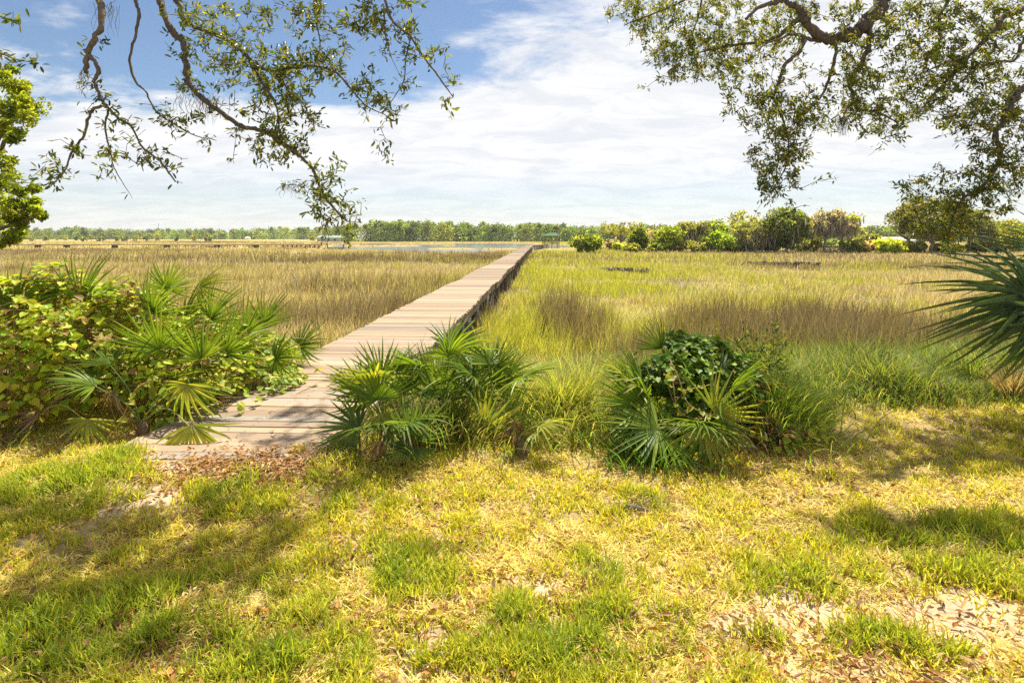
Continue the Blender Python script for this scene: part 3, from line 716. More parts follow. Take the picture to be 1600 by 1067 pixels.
p, c = palmetto((-.95, 4.3), 3, (.28, .34), (.2, .35), (20, 60), 'small blue-green saw palmetto at the front of the middle clump', MG, kinds='bbg', dead=1, phis=(4, 6))
aim(p, c, [('b', 645, 685, 4.1, 80, .3, .38, .3), ('b', 640, 700, 4.05, -110, .7, .3, .7), ('y', 632, 705, 4.05, 185, .6, .28, .8)])
p, c = palmetto((-.60, 4.95), 8, (.38, .48), (.3, .6), (55, 88), 'big upright saw palmetto in the middle of the clump, fan spread wide', MG, dead=3)
aim(p, c, [('g', 690, 625, 4.9, 88, .1, .55, .15), ('g', 735, 620, 4.8, 50, .2, .48, .2), ('g', 640, 610, 4.9, 115, .2, .42, .2)])
p, c = palmetto((-.16, 4.7), 7, (.32, .40), (.25, .48), (50, 85), 'saw palmetto at the right side of the middle clump beside yellow marsh grass', MG, dead=3)
aim(p, c, [('g', 790, 680, 4.5, 40, .2, .44, .3), ('y', 760, 668, 4.5, 75, .3, .38, .3), ('y', 740, 660, 4.6, 200, .4, .36, .5), ('g', 770, 600, 4.9, 40, .1, .46, .2)])
p, c = palmetto((.05, 4.25), 2, (.24, .3), (.12, .2), (20, 50), 'small yellow saw palmetto fan low at the right foot of the middle clump', MG, kinds='yy', dead=0, phis=(5, 6.6))
p, c = palmetto((-.72, 7.0), 4, (.34, .40), (.35, .55), (60, 88), 'lone young saw palmetto with upright fan close to the boardwalk posts', MG, dead=0)
RG = 'saw palmettos in the clump in the middle of the lawn edge'
p, c = palmetto((1.15, 4.55), 4, (.34, .40), (.25, .4), (40, 75), 'saw palmetto with two broad fans reaching left from the vine mound', RG, dead=2, phis=(2.3, 4.2))
aim(p, c, [('g', 1000, 634, 4.35, 128, .35, .46, .3), ('g', 1028, 670, 4.1, 180, .5, .50, .7), ('g', 1022, 690, 4.1, 205, .5, .42, .8), ('g', 1004, 640, 4.3, 162, .35, .46, .4)])
p, c = palmetto((1.55, 4.45), 4, (.34, .42), (.25, .45), (15, 60), 'saw palmetto at the front of the vine mound, bright fan hanging down', RG, dead=4, phis=(4.0, 5.6))
aim(p, c, [('y', 1098, 668, 4.0, -105, .5, .40, .6), ('y', 1118, 645, 4.1, 60, .4, .36, .3), ('g', 1108, 660, 4.05, -55, .4, .40, .5)])
p, c = palmetto((1.7, 5.0), 4, (.34, .40), (.3, .5), (20, 60), 'saw palmetto buried in dark vine leaves, stiff fan at its top and right side', RG, dead=4)
aim(p, c, [('g', 1032, 545, 4.9, 105, .1, .30, .2), ('b', 1125, 580, 4.7, -25, .4, .42, .5), ('d', 1150, 680, 4.5, -70, .3, .42, .3), ('d', 1165, 690, 4.5, -100, .3, .36, .3)])

# the cabbage palm whose fans reach in at the right edge
FR['s'] = [frond_mesh('frond', 150 + i, 30, 3.7, .72, [(.085, .14, .05), (.07, .115, .042), (.11, .165, .06)], 1.35, .3) for i in range(3)]
def cabbage_palm():
    b = A(5.25, 4.75, 0); b[2] = float(terrain(b[:1], b[1:2])[0])
    rt = thing('cabbage_palm', b, 'cabbage palm with big dark fan fronds reaching in at the right edge', 'palm tree')
    q = MB(); top = b + A(.05, 0, 1.45)
    tube(q, spline([b - A(0, 0, .15), b + A(0, 0, .7), top], 6), .17, A(.20, .16, .12), 14); q.build('trunk', M_bark, rt)
    for px, py, Y, ang, tw, size, nz in [(1606, 462, 4.5, 172, .2, .70, .5), (1630, 478, 4.4, 214, .4, .66, .8), (1690, 440, 4.7, 148, .1, .78, .4), (1660, 500, 4.3, 242, .5, .58, .8)]:
        hub = P(px, py, Y); a = R(ang); FRK = 's'
        x = A(math.cos(a), -tw, math.sin(a))
        me_k = FR['s']; FR['g'], keep_ = me_k, FR['g']
        add_frond(rt, 'g', hub, x, A(0, -1, nz), size, top, .016); FR['g'] = keep_
    for i in range(14):
        ph = i * 2.4; 
        if 1.5 < ph % 6.283 < 5.0: continue
        e = R(rng.uniform(5, 75)); rad = A(math.cos(ph), math.sin(ph), 0); d = rad * math.cos(e) + A(0, 0, math.sin(e))
        FR['g'], keep_ = FR['s'], FR['g']
        add_frond(rt, 'g', top + d * .8, rad * math.cos(e - .4) + A(0, 0, math.sin(e - .4)), A(0, 0, 1) - rad * .3, .75, top, .016); FR['g'] = keep_
cabbage_palm()

# ------------------------------------------------------------------ climbing vines
def vine(label, blobs, cols, size, nstem, loose=(), group=None, dens=1.0, name='climbing_vine'):
    b0 = A(*blobs[0][0]); b0[2] = float(terrain(b0[:1], b0[1:2])[0]); rt = thing(name, b0, label, 'vine', group)
    lf = MB(); st = MB()
    for c_, r_, n, tilt in blobs:
        n = int(n * dens); c_ = A(*c_); r_ = A(*r_)
        u_ = randdir(n); u_[:, 2] = np.abs(u_[:, 2]) * 1.1 - .12; u_ = nrm(u_)
        lump = .78 + .42 * fbm(u_[:, 0] * 3 + c_[0] * 3, u_[:, 1] * 3 + u_[:, 2] * 3, 66, 3)[:, None]
        pos = c_ + u_ * r_ * lump * rng.uniform(.82, 1.03, (n, 1))
        gap = fbm(pos[:, 0] * 4, pos[:, 2] * 4 + pos[:, 1] * 3, 99, 2) > .37
        gz = terrain(pos[:, 0], pos[:, 1]); gz = np.where(on_deck(pos[:, 0], pos[:, 1]), DZ, gz); gap &= pos[:, 2] > gz + .02
        pos = pos[gap]; u2 = u_[gap]; n = len(pos)
        nor = nrm(u2 * .55 + A(0, -.12, .8) + rng.normal(0, tilt, (n, 3)))
        d = nrm(np.cross(nor, randdir(n)) + u2 * .5 - A(0, 0, .45))
        hearts(lf, pos, d, nor, rng.uniform(size[0], size[1], n), pal(cols, n, .14))
        for k in range(int(nstem * n / 400) + 1):
            i = rng.integers(n); p0 = pos[i]; j = np.argsort(np.linalg.norm(pos - p0, axis=1))[:min(n, 60)]
            pk = pos[rng.choice(j, 4)]; pk = pk[np.argsort(pk[:, 2])]; tube(st, spline(pk - A(0, 0, .02), 4), .0035, A(.26, .17, .08), 4, False)
    for pts in loose:
        p_ = spline([P(*q) for q in pts], 8); tube(st, p_, .004, A(.34, .20, .09), 5, False)
        i = rng.integers(0, len(p_), max(3, len(p_) // 3)); n = len(i); nor = nrm(rng.normal(0, .3, (n, 3)) + A(0, -.5, .8))
        hearts(lf, p_[i], nrm(rng.normal(0, .6, (n, 3)) - A(0, 0, .3)), nor, rng.uniform(*size, n), pal([(.42, .42, .05), (.36, .42, .05)], n))
    lf.build('foliage', M_vine, rt); st.build('stem', M_stem, rt)
VB = [(.40, .50, .03), (.32, .45, .03), (.46, .52, .035), (.22, .34, .025), (.52, .51, .04)]
vine('bright yellow-green heart-leaved vine draped over the left palmetto thicket',
     [((-4.55, 5.35, .28), (1.15, .85, 1.05), 6200, .32), ((-3.75, 5.5, .28), (.75, .7, .90), 2600, .35), ((-5.4, 5.6, .25), (.9, .9, 1.0), 1700, .32), ((-3.15, 5.65, .2), (.6, .7, .70), 900, .3)], VB + [(.30, .20, .06)], (.028, .08), 40,
     [[(163, 700, 4.5), (190, 655, 4.5), (215, 605, 4.6), (255, 590, 4.8)], [(20, 640, 4.9), (22, 560, 5.0), (20, 430, 5.2)]])
vine('yellow-green vine spilling from the thicket onto the left edge of the boardwalk',
     [((-2.95, 6.3, .05), (.55, .75, .52), 1100, .3), ((-2.62, 6.0, .04), (.42, .6, .22), 520, .3), ((-2.85, 5.2, .02), (.5, .45, .30), 420, .35)], [(.36, .43, .05), (.46, .46, .06), (.26, .36, .045), (.20, .30, .04)], (.045, .075), 22,
     [[(470, 560, 6.2), (500, 580, 6.0), (520, 590, 5.9)], [(420, 640, 5.4), (455, 620, 5.6), (495, 600, 5.8)]])
vine('dark green vine mound smothering the palmetto in the middle of the lawn edge',
     [((1.52, 4.95, .36), (.50, .42, .42), 2600, .4), ((1.35, 4.75, .2), (.45, .4, .46), 1100, .4), ((1.80, 4.75, .22), (.40, .36, .42), 900, .4), ((1.5, 4.5, .05), (.4, .25, .34), 380, .4)], [(.13, .23, .025), (.18, .29, .03), (.25, .36, .035), (.09, .17, .025)], (.03, .066), 26,
     [[(1048, 565, 4.5), (1052, 600, 4.3), (1060, 640, 4.2), (1090, 655, 4.2), (1125, 645, 4.3)], [(1046, 560, 4.5), (1060, 590, 4.35), (1075, 630, 4.25), (1105, 648, 4.2)], [(1180, 600, 4.8), (1240, 615, 4.7), (1290, 635, 4.6)], [(1115, 600, 4.4), (1070, 610, 4.3)]])
vine('yellow vine trailing through the grass clump beside the vine mound',
     [((2.15, 4.65, -.02), (.45, .4, .40), 420, .4), ((1.95, 4.75, .18), (.34, .3, .36), 420, .4), ((2.0, 4.4, -.05), (.3, .25, .25), 160, .4)], [(.46, .44, .05), (.38, .44, .045), (.28, .38, .04), (.5, .34, .06), (.2, .3, .035)], (.03, .06), 22)

def tussock(cx, cy, rad, n, h, cols, label, cat='grass clump', name='grass_clump', curl=(.5, 1.6), wd=(.006, .012), spreadx=1.0):
    b = A(cx, cy, 0); b[2] = float(terrain(b[:1], b[1:2])[0]); rt = thing(name, b, label, cat); q = MB()
    r_ = np.abs(rng.normal(0, rad * .5, n)); a = rng.uniform(0, 6.28, n); x = cx + r_ * np.cos(a) * spreadx; y = cy + r_ * np.sin(a)
    base = np.stack([x, y, terrain(x, y) - .01], 1); c0 = pal(cols, n, .16)
    blades(q, base, rng.uniform(h[0], h[1], n), rng.uniform(*wd, n), a + rng.normal(0, .5, n), np.clip(.08 + r_ / rad * .4 + rng.normal(0, .1, n), 0, 1.2), rng.uniform(*curl, n), c0, c0 * 1.08, 4)
    q.build('blades', M_grass, rt); return rt
tussock(2.15, 4.72, .42, 1500, (.25, .66), [(.24, .36, .05), (.32, .42, .06), (.18, .29, .04), (.40, .42, .08)], 'bright green grass clump right of the dark vine mound', spreadx=1.1)
tussock(1.0, 4.2, .45, 700, (.12, .34), [(.09, .19, .03), (.13, .24, .04)], 'short dark green grass clump below the broad palmetto fans')
tussock(1.95, 4.5, .22, 260, (.25, .5), [(.30, .21, .11), (.40, .30, .16), (.24, .16, .09)], 'dry brown grass clump hanging from the foot of the vine mound', curl=(1.2, 2.2))
tussock(.42, 5.1, .42, 1100, (.3, .66), [(.34, .38, .07), (.40, .40, .10), (.28, .35, .05)], 'yellow-green grass clump between the two palmetto clumps')
tussock(1.35, 7.2, .5, 900, (.5, .85), [(.50, .40, .22), (.42, .32, .17), (.34, .25, .13)], 'tan bent grass clump behind the vine mound', curl=(.9, 2.2))
tussock(5.0, 5.7, .12, 240, (.2, .45), [(.34, .25, .12), (.40, .32, .16)], 'dry brown weed stalks under the cabbage palm', curl=(.3, 1.5))
tussock(-4.4, 4.35, .5, 500, (.1, .26), [(.14, .25, .035), (.2, .31, .045)], 'short green grass clump at the foot of the thicket', spreadx=1.4)
tussock(-.55, 4.55, .5, 1500, (.16, .46), [(.20, .28, .05), (.30, .33, .07), (.34, .26, .12), (.15, .22, .035)], 'mixed green and brown grass clump growing through the palmettos right of the boardwalk', spreadx=1.4)
tussock(.12, 5.15, .35, 900, (.25, .6), [(.34, .36, .08), (.42, .38, .14), (.30, .26, .10)], 'tall straw grass clump behind the right side of the palmetto clump')
# small leafy shrub behind the vine mound
def leaf_shrub(cx, cy, r_, h, n, cols, label, name='leafy_shrub', ls=(.035, .06), ns=14):
    b = A(cx, cy, 0); b[2] = float(terrain(b[:1], b[1:2])[0]); rt = thing(name, b, label, 'shrub'); f = MB(); s = MB()
    for k in range(ns):
        a = rng.uniform(0, 6.28); tip = b + A(math.cos(a) * r_ * rng.uniform(.2, 1), math.sin(a) * r_ * rng.uniform(.2, 1), h * rng.uniform(.6, 1.05))
        p_ = spline([b + A(rng.normal(0, .05), rng.normal(0, .05), 0), (b + tip) / 2 + A(*rng.normal(0, .05, 3)), tip], 5); tube(s, p_, np.linspace(.007, .002, len(p_)), A(.2, .14, .08), 5, False)
        m = n // ns; i = rng.integers(2, len(p_), m); pos = p_[i] + rng.normal(0, .075, (m, 3)); d = nrm(rng.normal(0, 1, (m, 3)) + A(0, 0, .2))
        leaves(f, pos, d, nrm(rng.normal(0, .5, (m, 3)) + A(0, -.2, 1)), rng.uniform(*ls, m), rng.uniform(ls[0] * .4, ls[1] * .4, m), pal(cols, m, .15))
    s.build('stem', M_stem, rt); f.build('foliage', M_vine, rt)
leaf_shrub(2.45, 5.75, .42, .72, 1500, [(.10, .17, .03), (.15, .23, .035), (.30, .33, .05), (.07, .12, .03)], 'small dark leafy shrub with yellow tips in the shore grass behind the vine mound')

# bits lying on the lawn
def stick(pts, r0, label, col, name='fallen_stick', kn=0):
    p_ = np.array(pts); p_[:, 2] = terrain(p_[:, 0], p_[:, 1]) + r0 * .45 + .006
    rt = thing(name, p_[0], label, 'stick'); q = MB(); s_ = spline(p_, 5); tube(q, s_ + rng.normal(0, r0 * .12, s_.shape), np.linspace(r0, r0 * .6, len(s_)) * np.where(np.arange(len(s_)) % (len(s_) - 1) == 0, .45, 1.0) * rng.uniform(.85, 1.15, len(s_)), A(*col), 8); q.build('wood', M_wood, rt)
    if kn:
        q = MB(); m = s_[len(s_) // 2]; tube(q, [m, m + A(.05, .04, .015), m + A(.09, .09, .02)], [r0 * .5, r0 * .4, r0 * .2], A(*col), 6); q.build('side_twig', M_wood, rt)
stick([G(1062, 822), G(1082, 828), G(1100, 838)], .007, 'thin dark twig lying on the dry lawn', (.16, .11, .08))
stick([G(632, 1024), G(668, 1026), G(706, 1034)], .022, 'short grey broken branch lying in the grass near the camera', (.42, .35, .29), 'fallen_branch', 1)
stick([G(968, 797), G(992, 799), G(1014, 802)], .02, 'flat grey chunk of driftwood on the lawn in front of the palmettos', (.24, .19, .15), 'driftwood')

# ------------------------------------------------------------------ live oaks that hang over the lawn
def limb_pts(spec): return spline([P(*q) for q in spec], 6)
def in_poly_pts(poly, n):
    p = np.array(poly, float); lo, hi = p.min(0), p.max(0); o = []
    while len(o) < n:
        q = rng.uniform(lo, hi, (n * 2, 2)); o += list(q[poly_dist(q[:, 0], q[:, 1], p) > 0])
    return np.array(o[:n])
def oak(name, base, label, trunk_pts, trunk_r, limbs, targets, nleaf, lsize, cols, sizes_hint=None, group=None):
    base = A(*base); base[2] = float(terrain(base[:1], base[1:2])[0]) - .1
    rt = thing(name, base, label, 'tree', group)
    BK = A(.135, .105, .08)
    tp = spline([base] + [A(*q) for q in trunk_pts], 6); q = MB(); tube(q, tp, np.linspace(trunk_r * 1.25, trunk_r * .6, len(tp)), BK, 16); q.build('trunk', M_bark, rt, True)
    nodes = [tp[len(tp) // 2:]]
    for pts, r0, r1 in limbs:
        pts = np.asarray(pts).copy(); n = len(pts)
        jit = rng.normal(0, 1, (n, 3)); jit[0] = 0
        pts = pts + jit * np.linspace(r0, r1, n)[:, None] * .24
        rr = np.linspace(r0, r1, n) * (1 + rng.normal(0, .09, n))
        q = MB(); tube(q, pts, rr, BK * rng.uniform(.8, 1.15), 9 if r0 > .02 else 6); q.build('limb', M_bark, rt, True)
        nodes.append(pts[1:])
    nodes = np.concatenate(nodes)
    T = np.concatenate([t for t in targets]); tw = MB(); lf = MB()
    d0 = np.min(np.linalg.norm(T[:, None] - nodes[None], axis=2), 1) if len(T) * len(nodes) < 4e6 else np.zeros(len(T))
    LP, LD = [], []
    for i in np.argsort(d0):
        t = T[i]; dd = np.linalg.norm(nodes - t, axis=1); j = int(np.argmin(dd + .25 * np.maximum(0, t[2] - nodes[:, 2]) * 0)); s = nodes[j]; D = dd[j]
        if D > .03:
            m = max(3, min(9, int(D / .07)))
            perp = rng.normal(0, .10 * D + .006, 3); perp2 = rng.normal(0, .05 * D + .004, 3)
            k = np.linspace(0, 1, m)[:, None]
            p_ = s + (t - s) * k + perp * np.sin(k * np.pi) + perp2 * np.sin(k * 2 * np.pi) + A(0, 0, -.05 * D) * np.sin(k * np.pi)
            tube(tw, p_, np.linspace(.0022 + .0042 * min(D, 1.2), .0014, m), BK * .9, 4, False)
            nodes = np.concatenate([nodes, p_[1:]])
            dr = nrm(p_[-1] - p_[-2])
        else: p_ = np.array([s, t]); dr = randdir(1)[0]
        n = max(3, int(rng.poisson(nleaf * 1.2))) if rng.random() > .14 else 2
        a = rng.random(n) ** .7; seg = p_[np.clip((a * (len(p_) - 1)).astype(int), 0, len(p_) - 1)]
        near = np.linalg.norm(seg - t, axis=1) < .32
        seg = np.where(near[:, None], seg, t - dr * rng.uniform(0, .15, (n, 1)))
        LP.append(seg + rng.normal(0, .022, (n, 3))); LD.append(nrm(rng.normal(0, .75, (n, 3)) + dr * .8 + A(0, 0, -.15)))
    LP = np.concatenate(LP); LD = np.concatenate(LD); n = len(LP)
    nor = nrm(rng.normal(0, .6, (n, 3)) + A(0, 0, .9)); ln = rng.uniform(lsize[0], lsize[1], n)
    leaves(lf, LP, LD, nor, ln, ln * rng.uniform(.26, .38, n), pal(cols, n, .18), .22, rng.uniform(-.05, .25))
    tw.build('twigs', M_bark, rt); lf.build('foliage', M_oakleaf, rt); return rt
def along(spec, n, sig, t0=0., t1=1., dy=.25):
    p_ = limb_pts(spec); k = rng.uniform(t0, t1, n) * (len(p_) - 1); i = k.astype(int).clip(0, len(p_) - 2); f = (k - i)[:, None]
    c_ = p_[i] * (1 - f) + p_[i + 1] * f
    s_ = sig * c_[:, 1:2] / FPX
    return c_ + rng.normal(0, 1, (n, 3)) * np.concatenate([s_, np.full_like(s_, dy), s_], 1)
def region(poly, n, ya, yb):
    q = in_poly_pts(poly, n); return np.array([P(a, b, y) for (a, b), y in zip(q, rng.uniform(ya, yb, n))])
def shade(cx, cy, rx, ry, n, z0=4.8, z1=6.3):
    """unseen leaf clusters added above the frame to shade the ground at that place"""
    o = []
    g = G(cx, cy); s_ = np.array(SUND)
    while len(o) < n:
        a = rng.normal(0, .45, 2); p0 = g + A(a[0] * rx, a[1] * ry, 0); t = rng.uniform(z0, z1) / s_[2]
        q = p0 + s_ * t; py = HY - (q[2] - CAMZ) * FPX / q[1]
        if py < -25: o.append(q)
        else: z0 += .01; z1 += .01
    return np.array(o)
OAKC = [(.075, .11, .022), (.11, .15, .025), (.055, .085, .018), (.18, .20, .03), (.26, .25, .04)]
Yl = 4.5
LA = [(150, -120, 4.9), (152, -40, 4.7), (155, 0, 4.6), (158, 40, 4.5), (142, 72, 4.5), (135, 98, 4.5), (134, 114, 4.5)]
LA2 = [(141, 88, 4.5), (154, 110, 4.5), (148, 128, 4.48), (157, 152, 4.45), (165, 164, 4.45), (184, 184, 4.4), (205, 198, 4.4), (222, 230, 4.35), (250, 252, 4.3), (274, 284, 4.3)]
LA3 = [(163, 162, 4.45), (141, 178, 4.45), (131, 212, 4.4), (113, 236, 4.4), (100, 268, 4.35), (80, 290, 4.3)]
LA4 = [(170, 170, 4.45), (164, 200, 4.5), (173, 238, 4.5), (178, 262, 4.5), (198, 296, 4.5)]
LB = [(205, -100, 5.0), (209, -30, 4.9), (211, 0, 4.85), (217, 22, 4.8), (211, 58, 4.8), (203, 95, 4.75), (212, 128, 4.7), (226, 142, 4.7), (246, 176, 4.65), (288, 204, 4.6), (316, 216, 4.6)]
LC = [(235, -110, 5.2), (244, -40, 5.0), (250, 4, 4.95), (268, 48, 4.9), (285, 66, 4.85), (290, 102, 4.8), (297, 134, 4.75), (332, 166, 4.7), (376, 197, 4.65), (402, 202, 4.6), (432, 216, 4.55), (466, 242, 4.5), (491, 268, 4.5), (503, 302, 4.45), (524, 328, 4.4), (543, 346, 4.4)]
LD_ = [(262, -110, 5.2), (270, -30, 5.1), (278, 6, 5.05), (295, 38, 5.0), (350, 61, 4.9), (384, 86, 4.85), (397, 108, 4.8), (418, 142, 4.7), (432, 168, 4.7), (436, 204, 4.65)]
LD2 = [(393, 104, 4.8), (430, 110, 4.75), (472, 104, 4.7), (518, 110, 4.65), (546, 136, 4.6), (570, 164, 4.55), (602, 180, 4.5)]
LD3 = [(436, 108, 4.75), (448, 138, 4.7), (470, 158, 4.65), (490, 190, 4.6)]
LE = [(560, -130, 4.9), (590, -50, 4.7), (602, 0, 4.6), (612, 32, 4.55), (640, 56, 4.5), (660, 86, 4.45), (678, 110, 4.4), (695, 134, 4.4), (708, 152, 4.4)]
LE2 = [(600, 10, 4.6), (602, 55, 4.6), (612, 92, 4.6)]
LE3 = [(642, 58, 4.5), (634, 92, 4.5), (630, 128, 4.5), (608, 164, 4.5)]
LF = [(430, -140, 5.0), (470, -60, 4.9), (500, 0, 4.85), (494, 30, 4.8), (500, 70, 4.8), (492, 100, 4.8)]
LG1 = [(-160, 40, 3.6), (-60, 70, 3.6), (0, 84, 3.6), (24, 93, 3.6), (46, 97, 3.6)]
LG2 = [(-160, -20, 3.6), (-60, 5, 3.6), (0, 26, 3.6), (30, 34, 3.6)]
def mainlimb(pts): return spline([A(*q) for q in pts], 8)
ML1 = mainlimb([(-6.1, 3.2, 4.0), (-5.0, 3.7, 4.6), (-3.7, 4.5, 4.75), (-2.4, 5.1, 4.9), (-1.2, 5.5, 5.1), (-.3, 5.9, 5.4)])
ML2 = mainlimb([(-6.1, 3.2, 4.0), (-5.6, 3.3, 4.2), (-4.6, 3.5, 3.9), (-3.95, 3.55, 3.35)])
ML3 = mainlimb([(-6.1, 3.2, 4.2), (-5.2, 2.6, 5.3), (-3.2, 2.2, 6.0), (-1.0, 2.4, 6.4), (1.2, 3.2, 6.5)])
def hook(spec):                                  # tie a hanging limb into the big limb above the frame
    p_ = limb_pts(spec); j = np.argmin(np.linalg.norm(ML1 - p_[0], axis=1)); a = ML1[j]
    return np.concatenate([spline([a, (a + p_[0]) / 2 + A(0, 0, .12), p_[0]], 4)[:-1], p_])
LL = [(ML1, .10, .012), (ML2, .05, .02), (ML3, .13, .03), (hook(LA), .033, .017), (limb_pts(LA2), .016, .005), (limb_pts(LA3), .013, .004), (limb_pts(LA4), .009, .003), (hook(LB), .018, .004),
      (hook(LC), .034, .007), (hook(LD_), .028, .006), (limb_pts(LD2), .016, .004), (limb_pts(LD3), .008, .003), (hook(LE), .017, .004), (limb_pts(LE2), .007, .003), (limb_pts(LE3), .006, .003),
      (hook(LF), .012, .004), (limb_pts(LG1), .008, .003), (limb_pts(LG2), .006, .003)]
TL = [along(LA2, 29, 16, .3, 1, .10), along(LA3, 27, 17, .3, 1.05, .10), along(LA4, 10, 12, .3, 1, .08), along(LB, 10, 14, .78, 1, .1), along(LA, 4, 9, .3, .7, .05),
      along(LC, 107, 22, .60, 1.0, .12), along(LC, 58, 22, .3, .66, .15), along(LD_, 101, 26, .2, 1, .2), along(LD2, 84, 26, 0, 1, .15), along(LD3, 37, 15, .2, 1, .1), along(LE, 34, 16, .25, 1, .1), along(LE2, 10, 14, .2, 1, .08),
      along(LE3, 10, 13, .3, 1, .08), along(LF, 18, 18, .2, 1, .1), region([(270, 0), (600, 0), (580, 60), (520, 120), (400, 160), (330, 130), (290, 60)], 230, 4.5, 5.2), region([(560, 0), (680, 0), (670, 40), (600, 70), (545, 40)], 26, 4.4, 4.8),
      along(LG1, 6, 8, .6, 1, .04), along(LG2, 3, 5, .7, 1, .03),
      shade(80, 950, .55, .3, 85), shade(240, 900, .5, .25, 93), shade(400, 840, .45, .25, 85), shade(520, 780, .4, .25, 57), shade(40, 800, .5, .25, 44), shade(260, 1010, .6, .2, 44), shade(540, 700, .45, .4, 26), shade(470, 655, .38, .3, 70), shade(560, 600, .4, .6, 46), shade(440, 700, .4, .2, 46), shade(700, 860, .35, .15, 10), shade(60, 1050, .5, .2, 34)]  # shade() clusters are out of view, added to shade lawn and boards
oak('live_oak', (-6.6, 2.6, 0), 'live oak hanging thin leafy twisted branches into the upper left sky', [(-6.5, 2.8, 1.6), (-6.3, 3.0, 3.0), (-6.1, 3.2, 4.2)], .36, LL, TL, 8, (.036, .066), OAKC)

RF = [(1470, -110, 7.2), (1400, -40, 6.8), (1378, 2, 6.6), (1352, 40, 6.5), (1330, 54, 6.45), (1302, 63, 6.4), (1275, 54, 6.35), (1262, 36, 6.3), (1252, 20, 6.3), (1238, 8, 6.3), (1222, 1, 6.3), (1190, 10, 6.2), (1165, 30, 6.1)]
RF2 = [(1254, 24, 6.3), (1236, 40, 6.4), (1215, 58, 6.6), (1190, 66, 6.8), (1150, 70, 7.0), (1110, 78, 7.2), (1060, 90, 7.3)]
RF3 = [(1300, 63, 6.4), (1268, 62, 6.35), (1240, 53, 6.3), (1222, 60, 6.25), (1196, 68, 6.2)]
RF4 = [(1257, 58, 6.35), (1250, 80, 6.3), (1228, 100, 6.3), (1216, 132, 6.25), (1209, 152, 6.25), (1218, 172, 6.2), (1232, 220, 6.1), (1228, 260, 6.0), (1205, 300, 5.9)]
RF5 = [(1356, 44, 6.5), (1361, 62, 6.45), (1346, 100, 6.4), (1332, 124, 6.35), (1332, 150, 6.3), (1341, 170, 6.3), (1370, 175, 6.3), (1400, 190, 6.3)]
RF5b = [(1337, 160, 6.3), (1324, 168, 6.3), (1317, 184, 6.3)]
RF6 = [(1306, 64, 6.4), (1304, 92, 6.35), (1290, 140, 6.3), (1270, 165, 6.2), (1250, 186, 6.2), (1240, 230, 6.1)]
RG = [(1700, -40, 7.0), (1640, 0, 6.7), (1600, 14, 6.6), (1570, 26, 6.5), (1546, 55, 6.4), (1520, 82, 6.4), (1490, 116, 6.35), (1468, 138, 6.3), (1440, 170, 6.3)]
RG2 = [(1544, 60, 6.4), (1520, 82, 6.5), (1495, 95, 6.5), (1470, 102, 6.5), (1430, 120, 6.5)]
RH = [(1720, 60, 6.6), (1650, 100, 6.3), (1600, 136, 6.1), (1576, 170, 6.0), (1556, 212, 5.9), (1564, 234, 5.9), (1556, 264, 5.85), (1536, 290, 5.8), (1506, 310, 5.8), (1490, 336, 5.8), (1480, 372, 5.8)]
RI = [(1700, 20, 6.9), (1620, 44, 6.8), (1598, 66, 6.7), (1586, 94, 6.7), (1560, 96, 6.7), (1522, 110, 6.6), (1490, 140, 6.6)]
RJ = [(1500, -60, 6.8), (1482, 0, 6.7), (1468, 25, 6.6), (1467, 65, 6.6), (1450, 86, 6.6), (1447, 108, 6.6)]
RK = [(1180, -90, 6.8), (1120, -40, 6.9), (1070, 0, 7.0), (1020, 22, 7.1), (975, 40, 7.1)]
RK2 = [(1100, -20, 6.95), (1090, 30, 7.0), (1070, 80, 7.1), (1045, 125, 7.2)]
RM1 = mainlimb([(8.6, 4.4, 3.6), (7.6, 5.0, 4.6), (6.2, 6.2, 5.3), (5.2, 7.0, 5.25), (4.4, 6.9, 5.0)])
RM2 = mainlimb([(8.6, 4.4, 3.6), (7.9, 5.2, 4.1), (7.0, 6.0, 4.4), (6.3, 6.5, 4.4)])
RM3 = mainlimb([(8.6, 4.4, 3.8), (7.6, 5.0, 5.2), (6.2, 5.8, 5.9), (5.0, 6.4, 6.2), (4.2, 6.6, 6.3)])
RM4 = mainlimb([(8.6, 4.4, 3.8), (8.2, 6.0, 5.6), (7.2, 8.4, 6.8), (6.0, 10.0, 7.2)])
def hook2(spec):
    p_ = limb_pts(spec); M_ = np.concatenate([RM1, RM2, RM3]); j = np.argmin(np.linalg.norm(M_ - p_[0], axis=1)); a = M_[j]
    return np.concatenate([spline([a, (a + p_[0]) / 2 + A(0, 0, .1), p_[0]], 4)[:-1], p_])
RL = [(RM1, .17, .07), (RM2, .12, .05), (RM3, .11, .015), (RM4, .12, .03), (hook2(RF), .10, .016), (limb_pts(RF2), .034, .006), (limb_pts(RF3), .028, .008), (limb_pts(RF4), .026, .004), (limb_pts(RF5), .034, .008), (limb_pts(RF5b), .014, .008),
      (limb_pts(RF6), .020, .004), (hook2(RG), .052, .007), (limb_pts(RG2), .02, .005), (hook2(RH), .045, .006), (hook2(RI), .03, .005), (hook2(RJ), .026, .008), (hook2(RK), .03, .006), (limb_pts(RK2), .014, .004)]
